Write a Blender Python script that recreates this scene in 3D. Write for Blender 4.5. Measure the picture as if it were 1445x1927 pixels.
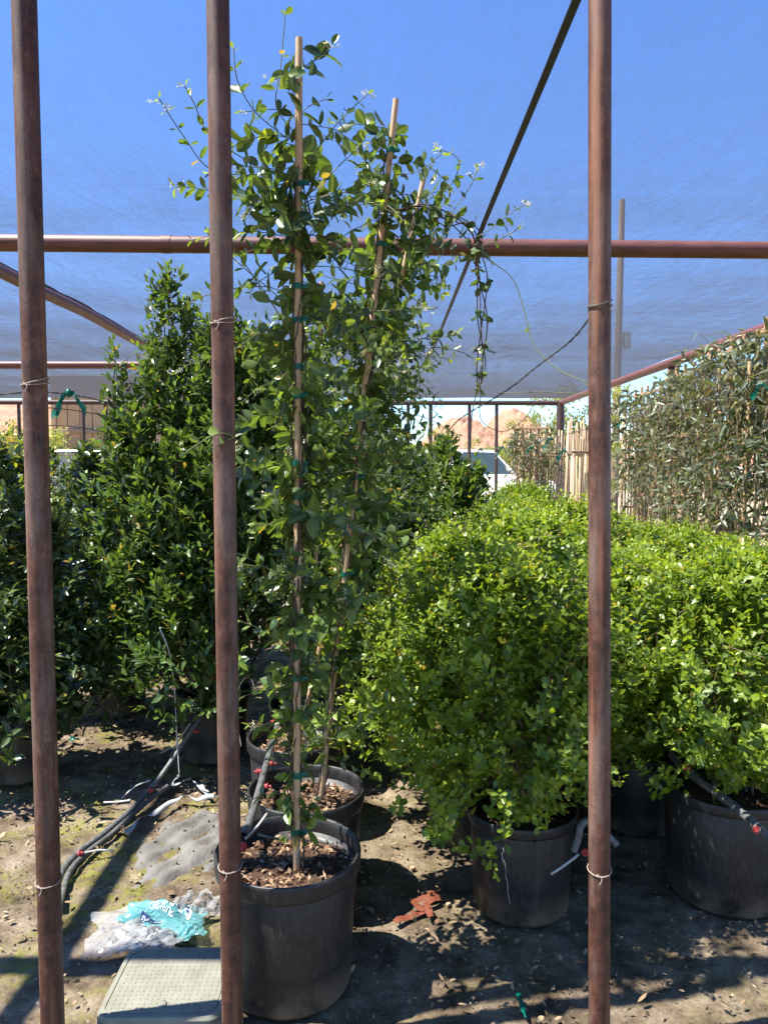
import bpy, math, random
import numpy as np
from mathutils import Matrix, Vector

for o in list(bpy.data.objects):
    bpy.data.objects.remove(o)
S = bpy.context.scene
COL = S.collection
R = math.radians

# ------------------------------------------------------------------ camera
EYE, FPX, PITCH = 1.57, 1392.0, R(-3.41)
cam = bpy.data.cameras.new('camera'); co = bpy.data.objects.new('camera', cam); COL.objects.link(co)
co.location = (0, 0, EYE); co.rotation_euler = (R(90) + PITCH, 0, 0)
cam.sensor_fit = 'VERTICAL'; cam.sensor_height = 36.0; cam.lens = FPX / 1927 * 36.0
cam.clip_start = 0.05; cam.clip_end = 5000
S.camera = co

# ------------------------------------------------------------------ sky, sun, exposure
LX, LY = 0.52, 0.09                       # travel of the light per metre of height
SUN_EL = math.atan2(1, math.hypot(LX, LY)); SUN_ROT = math.atan2(-LX, -LY)
W = bpy.data.worlds.new('World'); S.world = W; W.use_nodes = True
wn = W.node_tree
sky = wn.nodes.new('ShaderNodeTexSky'); sky.sky_type = 'NISHITA'; sky.sun_disc = False
sky.sun_elevation = SUN_EL; sky.sun_rotation = SUN_ROT; sky.altitude = 300
sky.air_density = 1.0; sky.dust_density = 0.0; sky.ozone_density = 8.0
wn.nodes['Background'].inputs[1].default_value = 0.09
hs = wn.nodes.new('ShaderNodeHueSaturation'); hs.inputs['Saturation'].default_value = 1.08
wn.links.new(sky.outputs[0], hs.inputs['Color']); wn.links.new(hs.outputs[0], wn.nodes['Background'].inputs[0])
sl = bpy.data.lights.new('sun', 'SUN'); sl.energy = 5.0; sl.angle = R(0.53); sl.color = (1, 0.90, 0.70)
so = bpy.data.objects.new('sun', sl); COL.objects.link(so)
so.rotation_euler = Vector((LX, LY, -1)).to_track_quat('-Z', 'Y').to_euler()
S.view_settings.view_transform = 'Standard'; S.view_settings.look = 'None'
S.view_settings.gamma = 1; S.view_settings.use_curve_mapping = False
S.view_settings.exposure = 1.95
S.cycles.use_denoising = True
S.cycles.adaptive_threshold = .02; S.cycles.max_bounces = 6; S.cycles.diffuse_bounces = 2; S.cycles.glossy_bounces = 2
S.cycles.transmission_bounces = 4; S.cycles.transparent_max_bounces = 12
S.cycles.caustics_reflective = False; S.cycles.caustics_refractive = False

# ------------------------------------------------------------------ measuring
def ray(px, py):
    u = (px - 722.5) / FPX; v = -(py - 963.5) / FPX
    return u, math.cos(PITCH) - v * math.sin(PITCH), math.sin(PITCH) + v * math.cos(PITCH)
def at(px, py, Y):
    d = ray(px, py); t = Y / d[1]; return Vector((d[0] * t, Y, EYE + d[2] * t))
def gr(px, py, z=0.0):
    d = ray(px, py); t = (z - EYE) / d[2]; return Vector((d[0] * t, d[1] * t, z))

# ------------------------------------------------------------------ mesh helpers
class MB:
    def __init__(s): s.v = []; s.f = []
    def add(s, vs, fs):
        k = len(s.v); s.v += [tuple(v) for v in vs]; s.f += [tuple(i + k for i in f) for f in fs]
    def box(s, c, d, rot=None):
        vs = [Vector(((x - .5) * d[0], (y - .5) * d[1], (z - .5) * d[2])) for z in (0, 1) for y in (0, 1) for x in (0, 1)]
        if rot is not None: vs = [rot @ v for v in vs]
        s.add([v + Vector(c) for v in vs], [(0, 2, 3, 1), (4, 5, 7, 6), (0, 1, 5, 4), (2, 6, 7, 3), (0, 4, 6, 2), (1, 3, 7, 5)])
    def bbox(s, c, d, b=.01, rot=None):          # box with chamfered edges
        x, y, z = d[0] / 2, d[1] / 2, d[2] / 2
        vs = []
        for ix in (-1, 1):
            for iy in (-1, 1):
                for iz in (-1, 1):
                    vs += [Vector((ix * (x - b), iy * (y - b), iz * z)), Vector((ix * (x - b), iy * y, iz * (z - b))), Vector((ix * x, iy * (y - b), iz * (z - b)))]
        import bmesh
        bm = bmesh.new()
        for v in vs: bm.verts.new(v)
        bmesh.ops.convex_hull(bm, input=bm.verts)
        bm.verts.index_update()
        vv = [v.co.copy() for v in bm.verts]; ff = [[v.index for v in f.verts] for f in bm.faces]; bm.free()
        if rot is not None: vv = [rot @ v for v in vv]
        s.add([v + Vector(c) for v in vv], ff)
    def tube(s, pts, r, n=8, cap=True):
        pts = [Vector(p) for p in pts]; m = len(pts)
        rr = r if hasattr(r, '__len__') else [r] * m
        T = [(pts[min(i + 1, m - 1)] - pts[max(i - 1, 0)]).normalized() for i in range(m)]
        a = T[0].orthogonal().normalized(); k = len(s.v)
        for i in range(m):
            a = (a - T[i] * a.dot(T[i]))
            a = a.normalized() if a.length > 1e-6 else T[i].orthogonal().normalized()
            b = T[i].cross(a)
            for j in range(n):
                q = 2 * math.pi * j / n
                s.v.append(tuple(pts[i] + (a * math.cos(q) + b * math.sin(q)) * rr[i]))
        for i in range(m - 1):
            for j in range(n):
                s.f.append((k + i * n + j, k + i * n + (j + 1) % n, k + (i + 1) * n + (j + 1) % n, k + (i + 1) * n + j))
        if cap:
            s.f.append(tuple(k + j for j in range(n))[::-1]); s.f.append(tuple(k + (m - 1) * n + j for j in range(n)))
    def lathe(s, prof, n=48, c=(0, 0, 0), wob=0, seed=0, closed=False):
        k = len(s.v); rg = random.Random(seed); p1, p2 = rg.random() * 6, rg.random() * 6
        for (r, z) in prof:
            for j in range(n):
                q = 2 * math.pi * j / n
                w = 1 + wob * (math.sin(2 * q + p1) + .6 * math.sin(3 * q + p2 + z * 5))
                s.v.append((c[0] + r * w * math.cos(q), c[1] + r * w * math.sin(q), c[2] + z))
        m = len(prof)
        for i in range(m - 1 if not closed else m):
            i2 = (i + 1) % m
            for j in range(n):
                s.f.append((k + i * n + j, k + i * n + (j + 1) % n, k + i2 * n + (j + 1) % n, k + i2 * n + j))
    def mesh(s, name, mat, smooth=True):
        me = bpy.data.meshes.new(name); me.from_pydata(s.v, [], s.f)
        if mat: me.materials.append(mat)
        me.polygons.foreach_set('use_smooth', [smooth] * len(me.polygons)); me.update()
        return me
    def build(s, name, mat, parent=None, smooth=True, autos=None):
        me = s.mesh(name, mat, smooth)
        if autos:
            me.set_sharp_from_angle(angle=R(autos))
        return link(name, me, parent)
def link(name, me, parent=None):
    o = bpy.data.objects.new(name, me); COL.objects.link(o)
    if parent is not None: o.parent = parent
    return o
def thing(name, label, cat, loc=(0, 0, 0), group=None, rz=0):
    o = bpy.data.objects.new(name, None); COL.objects.link(o); o.empty_display_size = .1
    o.location = loc; o.rotation_euler = (0, 0, rz); tag(o, label, cat, group); return o
def tag(o, label, cat, group=None):
    o['label'] = label; o['category'] = cat
    if group: o['group'] = group
    return o
def smooth_path(pts, n=6):
    pts = [Vector(p) for p in pts]; out = []
    for i in range(len(pts) - 1):
        p0, p1, p2, p3 = pts[max(i - 1, 0)], pts[i], pts[i + 1], pts[min(i + 2, len(pts) - 1)]
        for k in range(n):
            t = k / n
            out.append(.5 * ((2 * p1) + (p2 - p0) * t + (2 * p0 - 5 * p1 + 4 * p2 - p3) * t * t + (3 * p1 - p0 - 3 * p2 + p3) * t ** 3))
    out.append(pts[-1]); return out

# ------------------------------------------------------------------ materials
class NT:
    def __init__(s, name):
        s.m = bpy.data.materials.new(name); s.m.use_nodes = True; s.t = s.m.node_tree
        s.p = s.t.nodes['Principled BSDF']; s.out = s.t.nodes['Material Output']
    def n(s, typ, **kw):
        x = s.t.nodes.new('ShaderNode' + typ)
        for k, v in kw.items():
            if k in x.inputs.keys() if isinstance(k, str) else False: x.inputs[k].default_value = v
            else: setattr(x, k, v)
        return x
    def l(s, a, b): s.t.links.new(a, b)
    def coord(s, scale=(1, 1, 1), kind='Object'):
        c = s.n('TexCoord'); m = s.n('Mapping'); m.inputs['Scale'].default_value = scale
        s.l(c.outputs[kind], m.inputs['Vector']); return m.outputs[0]
    def noise(s, scale, detail=4, rough=.55, vec=None, dist=0):
        x = s.n('TexNoise'); x.inputs['Scale'].default_value = scale; x.inputs['Detail'].default_value = detail
        x.inputs['Roughness'].default_value = rough; x.inputs['Distortion'].default_value = dist
        if vec is not None: s.l(vec, x.inputs['Vector'])
        return x.outputs[0]
    def ramp(s, fac, stops):
        x = s.n('ValToRGB'); e = x.color_ramp.elements
        while len(e) < len(stops): e.new(.5)
        for i, (p, c) in enumerate(stops):
            e[i].position = p; e[i].color = (*c, 1) if len(c) == 3 else c
        s.l(fac, x.inputs[0]); return x.outputs[0]
    def mix(s, fac, a, b, mode='MIX'):
        x = s.n('Mix', data_type='RGBA', blend_type=mode)
        for v, i in ((fac, 0), (a, 6), (b, 7)):
            if isinstance(v, (int, float)): x.inputs[i].default_value = v
            elif isinstance(v, tuple): x.inputs[i].default_value = (*v, 1)
            else: s.l(v, x.inputs[i])
        return x.outputs[2]
    def math(s, op, a, b=0, clamp=False):
        x = s.n('Math', operation=op, use_clamp=clamp)
        for v, i in ((a, 0), (b, 1)):
            if isinstance(v, (int, float)): x.inputs[i].default_value = v
            else: s.l(v, x.inputs[i])
        return x.outputs[0]
    def bump(s, h, st=.3, d=.01):
        x = s.n('Bump'); x.inputs['Strength'].default_value = st; x.inputs['Distance'].default_value = d
        s.l(h, x.inputs['Height']); return x.outputs[0]
    def set(s, **kw):
        for k, v in kw.items():
            k = k.replace('_', ' ')
            if isinstance(v, (int, float)): s.p.inputs[k].default_value = v
            elif isinstance(v, tuple): s.p.inputs[k].default_value = (*v, 1)
            else: s.l(v, s.p.inputs[k])
        return s.m
def grainy(name, a, b, scale, rough, bump=.2, stretch=(1, 1, 1), dist=.004, spec=.5, metal=0):
    t = NT(name); v = t.coord(stretch); f = t.noise(scale, 6, .6, v)
    t.set(Base_Color=t.ramp(f, [(.3, a), (.7, b)]), Roughness=rough, Normal=t.bump(t.noise(scale * 4, 4, .6, v), bump, dist), Metallic=metal)
    t.p.inputs['Specular IOR Level'].default_value = spec
    return t.m

def leaf_mat(name, dark, mid, young, rough=.38, tr=.3, back=(.16, .22, .10), spec=.5, trc=None):
    t = NT(name)
    a = t.n('Attribute', attribute_name='lf'); sp = t.n('SeparateColor'); t.l(a.outputs['Color'], sp.inputs[0])
    oi = t.n('ObjectInfo')
    r = t.math('FRACT', t.math('ADD', sp.outputs[0], oi.outputs['Random']))
    c = t.mix(r, dark, mid); c = t.mix(sp.outputs[1], c, young)
    tone = t.n('CombineColor'); tv = t.math('ADD', .82, t.math('MULTIPLY', oi.outputs['Random'], .36))
    for k in range(3): t.l(tv if k != 0 else t.math('POWER', tv, 1.5), tone.inputs[k])
    c = t.mix(1.0, c, tone.outputs[0], 'MULTIPLY')
    c = t.mix(t.math('MULTIPLY', t.math('GREATER_THAN', sp.outputs[0], .978), .85), c, (.34, .23, .06))
    rib = t.math('LESS_THAN', sp.outputs[2], .11)
    c = t.mix(t.math('MULTIPLY', rib, .35), c, (.22, .28, .10))
    nz = t.noise(60, 3, .6, t.coord()); c = t.mix(.35, c, t.ramp(nz, [(.3, (.45, .45, .45)), (.7, (1, 1, 1))]), 'MULTIPLY')
    g = t.n('NewGeometry')
    cb = t.mix(t.math('MULTIPLY', g.outputs['Backfacing'], .45), c, back)
    t.set(Base_Color=cb, Roughness=rough); t.p.inputs['Specular IOR Level'].default_value = spec
    tl = t.n('BsdfTranslucent'); t.l(t.mix(1.0, c, trc or (2.2, 2.0, .7), 'MULTIPLY'), tl.inputs[0])
    ms = t.n('MixShader'); ms.inputs[0].default_value = tr
    t.l(t.p.outputs[0], ms.inputs[1]); t.l(tl.outputs[0], ms.inputs[2]); t.l(ms.outputs[0], t.out.inputs[0])
    return t.m

M = {}
def make_materials():
    # rusty pipe
    t = NT('rusty pipe'); v = t.coord((1, 1, .75)); f = t.noise(30, 9, .72, v); f2 = t.noise(260, 5, .8, t.coord((1, 1, .7))); f3 = t.noise(9, 5, .65, t.coord((1.6, 1.6, .22)))
    c = t.ramp(f, [(.34, (.038, .015, .010)), (.48, (.105, .036, .020)), (.58, (.145, .058, .035)), (.68, (.21, .125, .09))])
    c = t.mix(t.ramp(f3, [(.48, (0, 0, 0)), (.62, (.7, .7, .7))]), c, (.23, .165, .135))
    c = t.mix(.6, c, t.ramp(f2, [(.38, (.25, .2, .18)), (.6, (1, 1, 1))]), 'MULTIPLY')
    run = t.noise(2.2, 4, .6, t.coord((2.2, 2.2, 1))); c = t.mix(.8, c, t.ramp(run, [(.35, (.55, .5, .5)), (.6, (1.1, 1.08, 1.05))]), 'MULTIPLY')
    drip = t.ramp(t.noise(24, 3, .5, t.coord((1, 1, .05))), [(.56, (0, 0, 0)), (.68, (.6, .6, .6))]); c = t.mix(drip, c, (.30, .12, .06))
    M['rust'] = t.set(Base_Color=c, Roughness=.62, Normal=t.bump(f2, .35, .002))
    M['shadepipe'] = grainy('shaded brown pipe', (.04, .022, .02), (.075, .04, .035), 22, .6, .15)  # darker copy of the beam pipe, its shade painted into the colour
    M['beam'] = grainy('painted beam pipe', (.10, .036, .03), (.19, .075, .058), 22, .5, .15, (.2, 1, 1))
    M['wire'] = grainy('dark twisted wire', (.05, .045, .045), (.12, .11, .10), 90, .55)
    M['galv'] = grainy('tie wire', (.22, .17, .12), (.40, .33, .26), 80, .5)
    M['strap'] = grainy('black strap', (.012, .013, .018), (.025, .026, .034), 60, .6)
    # shade cloth: knitted mesh, open seen square on, closed seen edge on
    t = NT('knitted shade cloth'); g = t.n('NewGeometry')
    cr = t.n('Mapping'); cr.inputs['Rotation'].default_value = (0, 0, .6); cr.inputs['Scale'].default_value = (1, .3, 1); tc = t.n('TexCoord'); t.l(tc.outputs['Object'], cr.inputs[0])
    n1 = t.noise(10, 6, .7, cr.outputs[0], .8); n2 = t.noise(60, 4, .65, cr.outputs[0])
    bn = t.bump(t.math('ADD', t.math('MULTIPLY', n1, .8), t.math('MULTIPLY', n2, .5)), .22, .03)
    dt = t.n('VectorMath', operation='DOT_PRODUCT'); t.l(bn, dt.inputs[0]); t.l(g.outputs['Incoming'], dt.inputs[1])
    cs = t.math('MAXIMUM', t.math('ABSOLUTE', dt.outputs['Value']), .02)
    band = t.noise(1.6, 3, .6, t.coord((.05, 1.0, 1))); fine = t.noise(14, 2, .5, t.coord((.03, 1, 1)))
    dens = t.math('MULTIPLY', t.math('ADD', t.math('ADD', .14, t.math('ADD', t.math('MULTIPLY', n1, .65), t.math('MULTIPLY', n2, .5))), t.math('ADD', t.math('MULTIPLY', band, .4), t.math('MULTIPLY', fine, .16))), .145)
    T = t.math('SUBTRACT', 1, t.math('DIVIDE', dens, cs), True)
    df = t.n('BsdfDiffuse'); df.inputs[0].default_value = (.028, .030, .042, 1)
    tl = t.n('BsdfTranslucent'); tl.inputs[0].default_value = (.030, .031, .040, 1)
    ad = t.n('AddShader'); t.l(df.outputs[0], ad.inputs[0]); t.l(tl.outputs[0], ad.inputs[1])
    tp = t.n('BsdfTransparent'); tp.inputs[0].default_value = (.79, .85, 1, 1); ms = t.n('MixShader')
    t.l(T, ms.inputs[0]); t.l(ad.outputs[0], ms.inputs[1]); t.l(tp.outputs[0], ms.inputs[2]); t.l(ms.outputs[0], t.out.inputs[0])
    M['cloth'] = t.m
    # pots
    t = NT('black nursery pot plastic'); v = t.coord()
    d = t.noise(9, 6, .65, v); d2 = t.noise(130, 3, .6, t.coord((1, 1, .25)))
    c = t.ramp(d, [(.35, (.008, .008, .009)), (.7, (.022, .021, .020))])
    c = t.mix(t.math('MULTIPLY', t.ramp(d2, [(.48, (0, 0, 0)), (.70, (1, 1, 1))]), .35), c, (.07, .066, .062))
    sx = t.n('SeparateXYZ'); t.l(v, sx.inputs[0])
    low = t.math('SUBTRACT', 1, t.math('MULTIPLY', sx.outputs[2], 9), True)
    c = t.mix(t.math('MULTIPLY', t.math('MULTIPLY', low, t.ramp(d, [(.35, (0, 0, 0)), (.6, (1, 1, 1))])), .8), c, (.20, .14, .09))
    st = t.ramp(t.noise(22, 5, .7, t.coord((1, 1, .10))), [(.52, (0, 0, 0)), (.66, (1, 1, 1))])
    c = t.mix(t.math('MULTIPLY', st, .14), c, (.11, .10, .09))
    M['pot'] = t.set(Base_Color=c, Roughness=t.math('ADD', .38, t.math('MULTIPLY', d, .25)), Normal=t.bump(d2, .12, .002))
    M['soil'] = grainy('bark mulch soil', (.05, .028, .018), (.17, .095, .06), 45, .95, .9, dist=.02, spec=.2)
    M['chip'] = leafy('dry bark chips', (.13, .07, .04), (.42, .29, .18))
    M['litter'] = leafy('dead leaves', (.13, .08, .045), (.42, .31, .19))
    M['clod'] = leafy('soil crumbs', (.10, .07, .045), (.24, .18, .125))
    M['wood'] = grainy('trellis wood', (.30, .17, .085), (.48, .31, .17), 30, .8, .3, (1, 1, .12))
    M['bamboo'] = grainy('bamboo cane', (.42, .26, .13), (.60, .42, .25), 24, .55, .2, (1, 1, .08))
    M['tie'] = flat('green tie tape', (.0, .15, .10), .4, .25)
    M['stem'] = grainy('vine stem', (.045, .026, .018), (.12, .075, .05), 90, .8)
    M['gstem'] = grainy('green stem', (.06, .09, .02), (.14, .13, .05), 60, .6)
    M['twig'] = grainy('tan twig', (.16, .105, .06), (.30, .21, .13), 60, .8)
    M['trunk'] = grainy('bark', (.07, .05, .035), (.17, .13, .09), 30, .9, .5, (1, 1, .3))
    M['hose'] = grainy('grey poly hose', (.05, .05, .05), (.15, .15, .145), 50, .5, .15)
    M['pale'] = grainy('pale drip tube', (.35, .34, .31), (.52, .5, .46), 60, .5)
    M['red'] = flat('red drip emitter', (.42, .05, .055), .5)
    M['white'] = flat('white plastic', (.55, .55, .54), .45, .2)
    M['orange'] = flat('orange ribbon', (.17, .04, .015), .8, .1)  # ribbon colour darkened to stand for the shade it lies in
    M['teal'] = flat('teal film', (.11, .38, .40), .25, .35)
    t = NT('thin teal film'); t.set(Base_Color=t.ramp(t.noise(14, 4, .6, t.coord()), [(.35, (.10, .36, .39)), (.65, (.24, .52, .54))]), Roughness=.22)
    tl = t.n('BsdfTranslucent'); tl.inputs[0].default_value = (.2, .52, .54, 1); tp = t.n('BsdfTransparent'); tp.inputs[0].default_value = (.7, .95, .95, 1)
    m1 = t.n('MixShader'); m1.inputs[0].default_value = .35; m2 = t.n('MixShader'); m2.inputs[0].default_value = .30
    t.l(t.p.outputs[0], m1.inputs[1]); t.l(tl.outputs[0], m1.inputs[2]); t.l(m1.outputs[0], m2.inputs[1]); t.l(tp.outputs[0], m2.inputs[2]); t.l(m2.outputs[0], t.out.inputs[0]); M['teal'] = t.m
    M['navy'] = flat('navy print', (.012, .03, .10), .4)
    M['print'] = flat('white print', (.75, .8, .8), .4)
    t = NT('clear film'); gl = t.n('BsdfGlossy'); gl.inputs['Roughness'].default_value = .12; tp = t.n('BsdfTransparent'); tp.inputs[0].default_value = (.93, .93, .92, 1)
    df = t.n('BsdfDiffuse'); df.inputs[0].default_value = (.85, .85, .85, 1); lw = t.n('Fresnel'); lw.inputs[0].default_value = 1.6
    m1 = t.n('MixShader'); m1.inputs[0].default_value = .22; m2 = t.n('MixShader')
    t.l(tp.outputs[0], m1.inputs[1]); t.l(df.outputs[0], m1.inputs[2]); t.l(lw.outputs[0], m2.inputs[0]); t.l(m1.outputs[0], m2.inputs[1]); t.l(gl.outputs[0], m2.inputs[2]); t.l(m2.outputs[0], t.out.inputs[0])
    M['film'] = t.m
    M['lid'] = grainy('faded green lid plastic', (.17, .165, .125), (.24, .23, .18), 18, .65, .15)
    M['fabric'] = grainy('weathered weed fabric', (.08, .075, .068), (.19, .175, .155), 9, .85, .4, dist=.01)
    # leaves
    M['jas'] = leaf_mat('jasmine leaf', (.030, .066, .020), (.100, .170, .034), (.27, .36, .04), .32, .36)
    M['box'] = leaf_mat('boxwood leaf', (.060, .122, .010), (.155, .250, .016), (.33, .41, .024), .40, .40, (.17, .23, .06))
    M['lau'] = leaf_mat('glossy laurel leaf', (.024, .056, .015), (.078, .150, .028), (.22, .33, .03), .28, .32)
    M['vib'] = leaf_mat('dark shrub leaf', (.016, .036, .015), (.050, .085, .026), (.17, .23, .035), .28, .24)
    M['har'] = leaf_mat('grey green vine leaf', (.070, .088, .052), (.19, .21, .13), (.30, .32, .13), .36, .26, (.20, .22, .15))
    M['lit'] = leaf_mat('sunlit shrub leaf', (.050, .095, .018), (.13, .19, .03), (.30, .34, .04), .34, .34)  # paler leaf for the back left shrubs, sunlight painted into its green
    M['palo'] = leaf_mat('palo verde leaf', (.10, .14, .04), (.20, .24, .07), (.33, .33, .08), .6, .35)
    M['flower'] = flat('cream flower', (.80, .76, .52), .6, .3)
    # ground
    t = NT('dirt ground'); v = t.coord(kind='Object')
    big = t.noise(1.1, 5, .6, v); mid = t.noise(7, 6, .65, v); fin = t.noise(70, 6, .75, v)
    c = t.ramp(mid, [(.32, (.085, .060, .040)), (.48, (.20, .150, .102)), (.66, (.36, .29, .21))])
    c = t.mix(.75, c, t.ramp(fin, [(.3, (.42, .40, .38)), (.62, (1.12, 1.1, 1.08))]), 'MULTIPLY')
    c = t.mix(t.ramp(big, [(.40, (.0, .0, .0)), (.56, (1, 1, 1))]), t.mix(1.0, c, (.70, .68, .66), 'MULTIPLY'), c)
    moss = t.math('MULTIPLY', t.ramp(t.noise(2.3, 5, .65, v), [(.47, (0, 0, 0)), (.58, (1, 1, 1))]), t.ramp(t.noise(26, 4, .7, v), [(.38, (0, 0, 0)), (.6, (1, 1, 1))]))
    sy = t.n('SeparateXYZ'); t.l(v, sy.inputs[0]); near = t.math('SUBTRACT', 1, t.math('MULTIPLY', t.math('SUBTRACT', sy.outputs[1], 6), .2), True)
    damp = t.math('ADD', .22, t.math('MULTIPLY', t.math('SUBTRACT', -.25, sy.outputs[0]), 1.6, True))
    c = t.mix(t.math('MULTIPLY', t.math('MULTIPLY', t.math('MULTIPLY', moss, near), damp), .7), c, (.22, .215, .04))
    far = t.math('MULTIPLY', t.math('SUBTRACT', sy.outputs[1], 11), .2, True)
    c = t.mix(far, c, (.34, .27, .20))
    M['ground'] = t.set(Base_Color=c, Roughness=.95, Normal=t.bump(t.math('ADD', t.math('MULTIPLY', fin, .7), mid), .9, .02)); t.p.inputs['Specular IOR Level'].default_value = .15
    t = NT('desert hill'); v = t.coord()
    c = t.ramp(t.noise(.09, 8, .7, v), [(.3, (.16, .078, .055)), (.55, (.26, .14, .10)), (.75, (.32, .20, .15))])
    c = t.mix(t.ramp(t.noise(.55, 4, .7, v), [(.56, (0, 0, 0)), (.66, (.8, .8, .8))]), c, (.07, .075, .035))
    M['hill'] = t.set(Base_Color=c, Roughness=.95)
    # far yard
    M['tan'] = grainy('tan painted siding', (.30, .20, .13), (.35, .24, .155), 6, .8, .1)
    M['trim'] = grainy('brown trim', (.20, .14, .10), (.26, .19, .14), 9, .8, .1)
    M['roof'] = grainy('brown roof sheet', (.15, .11, .09), (.22, .17, .14), 6, .7, .1)
    M['wpaint'] = grainy('white vehicle paint', (.70, .70, .69), (.78, .78, .77), 4, .28, .02)
    M['ypaint'] = grainy('yellow machine paint', (.60, .40, .03), (.70, .49, .05), 5, .4, .05)
    M['rubber'] = grainy('tyre rubber', (.015, .015, .015), (.035, .034, .033), 40, .8)
    M['steel'] = grainy('grey steel', (.30, .30, .30), (.42, .42, .42), 20, .35, .05, metal=.8)
    M['black'] = flat('black trim', (.02, .02, .02), .5)
    t = NT('vehicle glass'); t.set(Base_Color=(.03, .045, .05), Roughness=.05); M['glass'] = t.m
    M['lamp'] = flat('headlamp lens', (.6, .6, .58), .1)
    M['pole'] = grainy('utility pole wood', (.12, .09, .07), (.22, .17, .13), 12, .9, .3, (1, 1, .1))
def flat(name, c, rough, tr=0):
    t = NT(name); f = t.noise(30, 4, .6, t.coord())
    t.set(Base_Color=t.mix(.3, c, t.ramp(f, [(.3, (.55, .55, .55)), (.7, (1, 1, 1))]), 'MULTIPLY'), Roughness=rough)
    if tr:
        tl = t.n('BsdfTranslucent'); tl.inputs[0].default_value = (*c, 1); ms = t.n('MixShader'); ms.inputs[0].default_value = tr
        t.l(t.p.outputs[0], ms.inputs[1]); t.l(tl.outputs[0], ms.inputs[2]); t.l(ms.outputs[0], t.out.inputs[0])
    return t.m
def leafy(name, a, b):
    t = NT(name); x = t.n('Attribute', attribute_name='lf'); sp = t.n('SeparateColor'); t.l(x.outputs['Color'], sp.inputs[0])
    t.set(Base_Color=t.mix(sp.outputs[0], a, b), Roughness=.9); t.p.inputs['Specular IOR Level'].default_value = .2
    return t.m
make_materials()

# ------------------------------------------------------------------ leaves
def template(rows, fold=.07):
    V = [(0, 0, 0)]
    for (t, w) in rows: V += [(-w, t, fold), (0, t, 0), (w, t, fold)]
    V.append((0, 1, 0)); n = len(rows); F = [(0, 2, 1), (0, 3, 2)]
    for i in range(n - 1):
        a = 1 + 3 * i; b = a + 3
        F += [(a, a + 1, b + 1, b), (a + 1, a + 2, b + 2, b + 1)]
    a = 1 + 3 * (n - 1); F += [(a, a + 1, len(V) - 1), (a + 1, a + 2, len(V) - 1)]
    return np.array(V, float), F
TPL = {'jas': template([(.2, .36), (.52, .5), (.82, .3)]), 'box': template([(.42, .36), (.78, .46)], .05),
       'lau': template([(.3, .4), (.66, .48)], .06), 'har': template([(.16, .5), (.5, .38), (.8, .2)], .06),
       'chip': template([(.5, .5)], .05)}
def nrm(a): return a / np.maximum(np.linalg.norm(a, axis=-1, keepdims=True), 1e-9)
def leaf_mesh(name, lv, kind, mat):
    T, F = TPL[kind]; n = len(lv['P']); k = len(T)
    Sd = np.cross(lv['A'], lv['N'])
    u = T[:, 0][None, :, None]; t = T[:, 1][None, :, None]; h = T[:, 2][None, :, None]
    Lc = lv['L'][:, None, None]; Wc = lv['W'][:, None, None]; cu = lv['C'][:, None, None]
    V = lv['P'][:, None, :] + lv['A'][:, None, :] * t * Lc + Sd[:, None, :] * u * Wc + lv['N'][:, None, :] * (h * Wc * 2 + cu * t * t * Lc)
    V = V.reshape(-1, 3)
    loops, starts, tot = [], [], []
    fl = [np.array(f) for f in F]; lens = [len(f) for f in F]
    base = np.concatenate(fl); off = (np.arange(n) * k)[:, None]
    loops = (base[None, :] + off).ravel()
    tot = np.tile(np.array(lens), n); starts = np.concatenate([[0], np.cumsum(tot)[:-1]])
    me = bpy.data.meshes.new(name); me.vertices.add(len(V)); me.vertices.foreach_set('co', V.ravel().astype(np.float32))
    me.loops.add(len(loops)); me.loops.foreach_set('vertex_index', loops.astype(np.int32))
    me.polygons.add(len(tot)); me.polygons.foreach_set('loop_start', starts.astype(np.int32)); me.polygons.foreach_set('loop_total', tot.astype(np.int32))
    me.polygons.foreach_set('use_smooth', np.ones(len(tot), bool))
    at_ = me.attributes.new('lf', 'FLOAT_COLOR', 'POINT')
    c = np.zeros((n, k, 4), np.float32); c[:, :, 0] = lv['R'][:, None]; c[:, :, 1] = lv['G'][:, None]
    c[:, :, 2] = np.abs(T[:, 0])[None, :]; c[:, :, 3] = T[:, 1][None, :]
    at_.data.foreach_set('color', c.ravel())
    me.materials.append(mat); me.update(); me.validate(); return me
class Leaves:
    def __init__(s): s.d = []
    def add(s, P, A, N, L, W, C, Rr, G):
        s.d.append((P, A, N, L, W, C, Rr, G))
    def get(s):
        ks = 'PANLWCRG'
        return {k: np.concatenate([np.asarray(x[i], float) for x in s.d]) for i, k in enumerate(ks)}
def sub(lv, idx): return {k: v[idx] for k, v in lv.items()}
UP = np.array([0, 0, 1.])
def shoot_path(rng, p, d, ln, droop=.0, wob=.15, K=8):
    d = np.array(d, float); d /= np.linalg.norm(d); p = np.array(p, float); out = [p.copy()]
    for i in range(K - 1):
        d = d + rng.normal(0, wob, 3) * .5 + np.array([0, 0, -droop]) / K
        d /= np.linalg.norm(d); p = p + d * ln / (K - 1); out.append(p.copy())
    return np.array(out)
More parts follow.
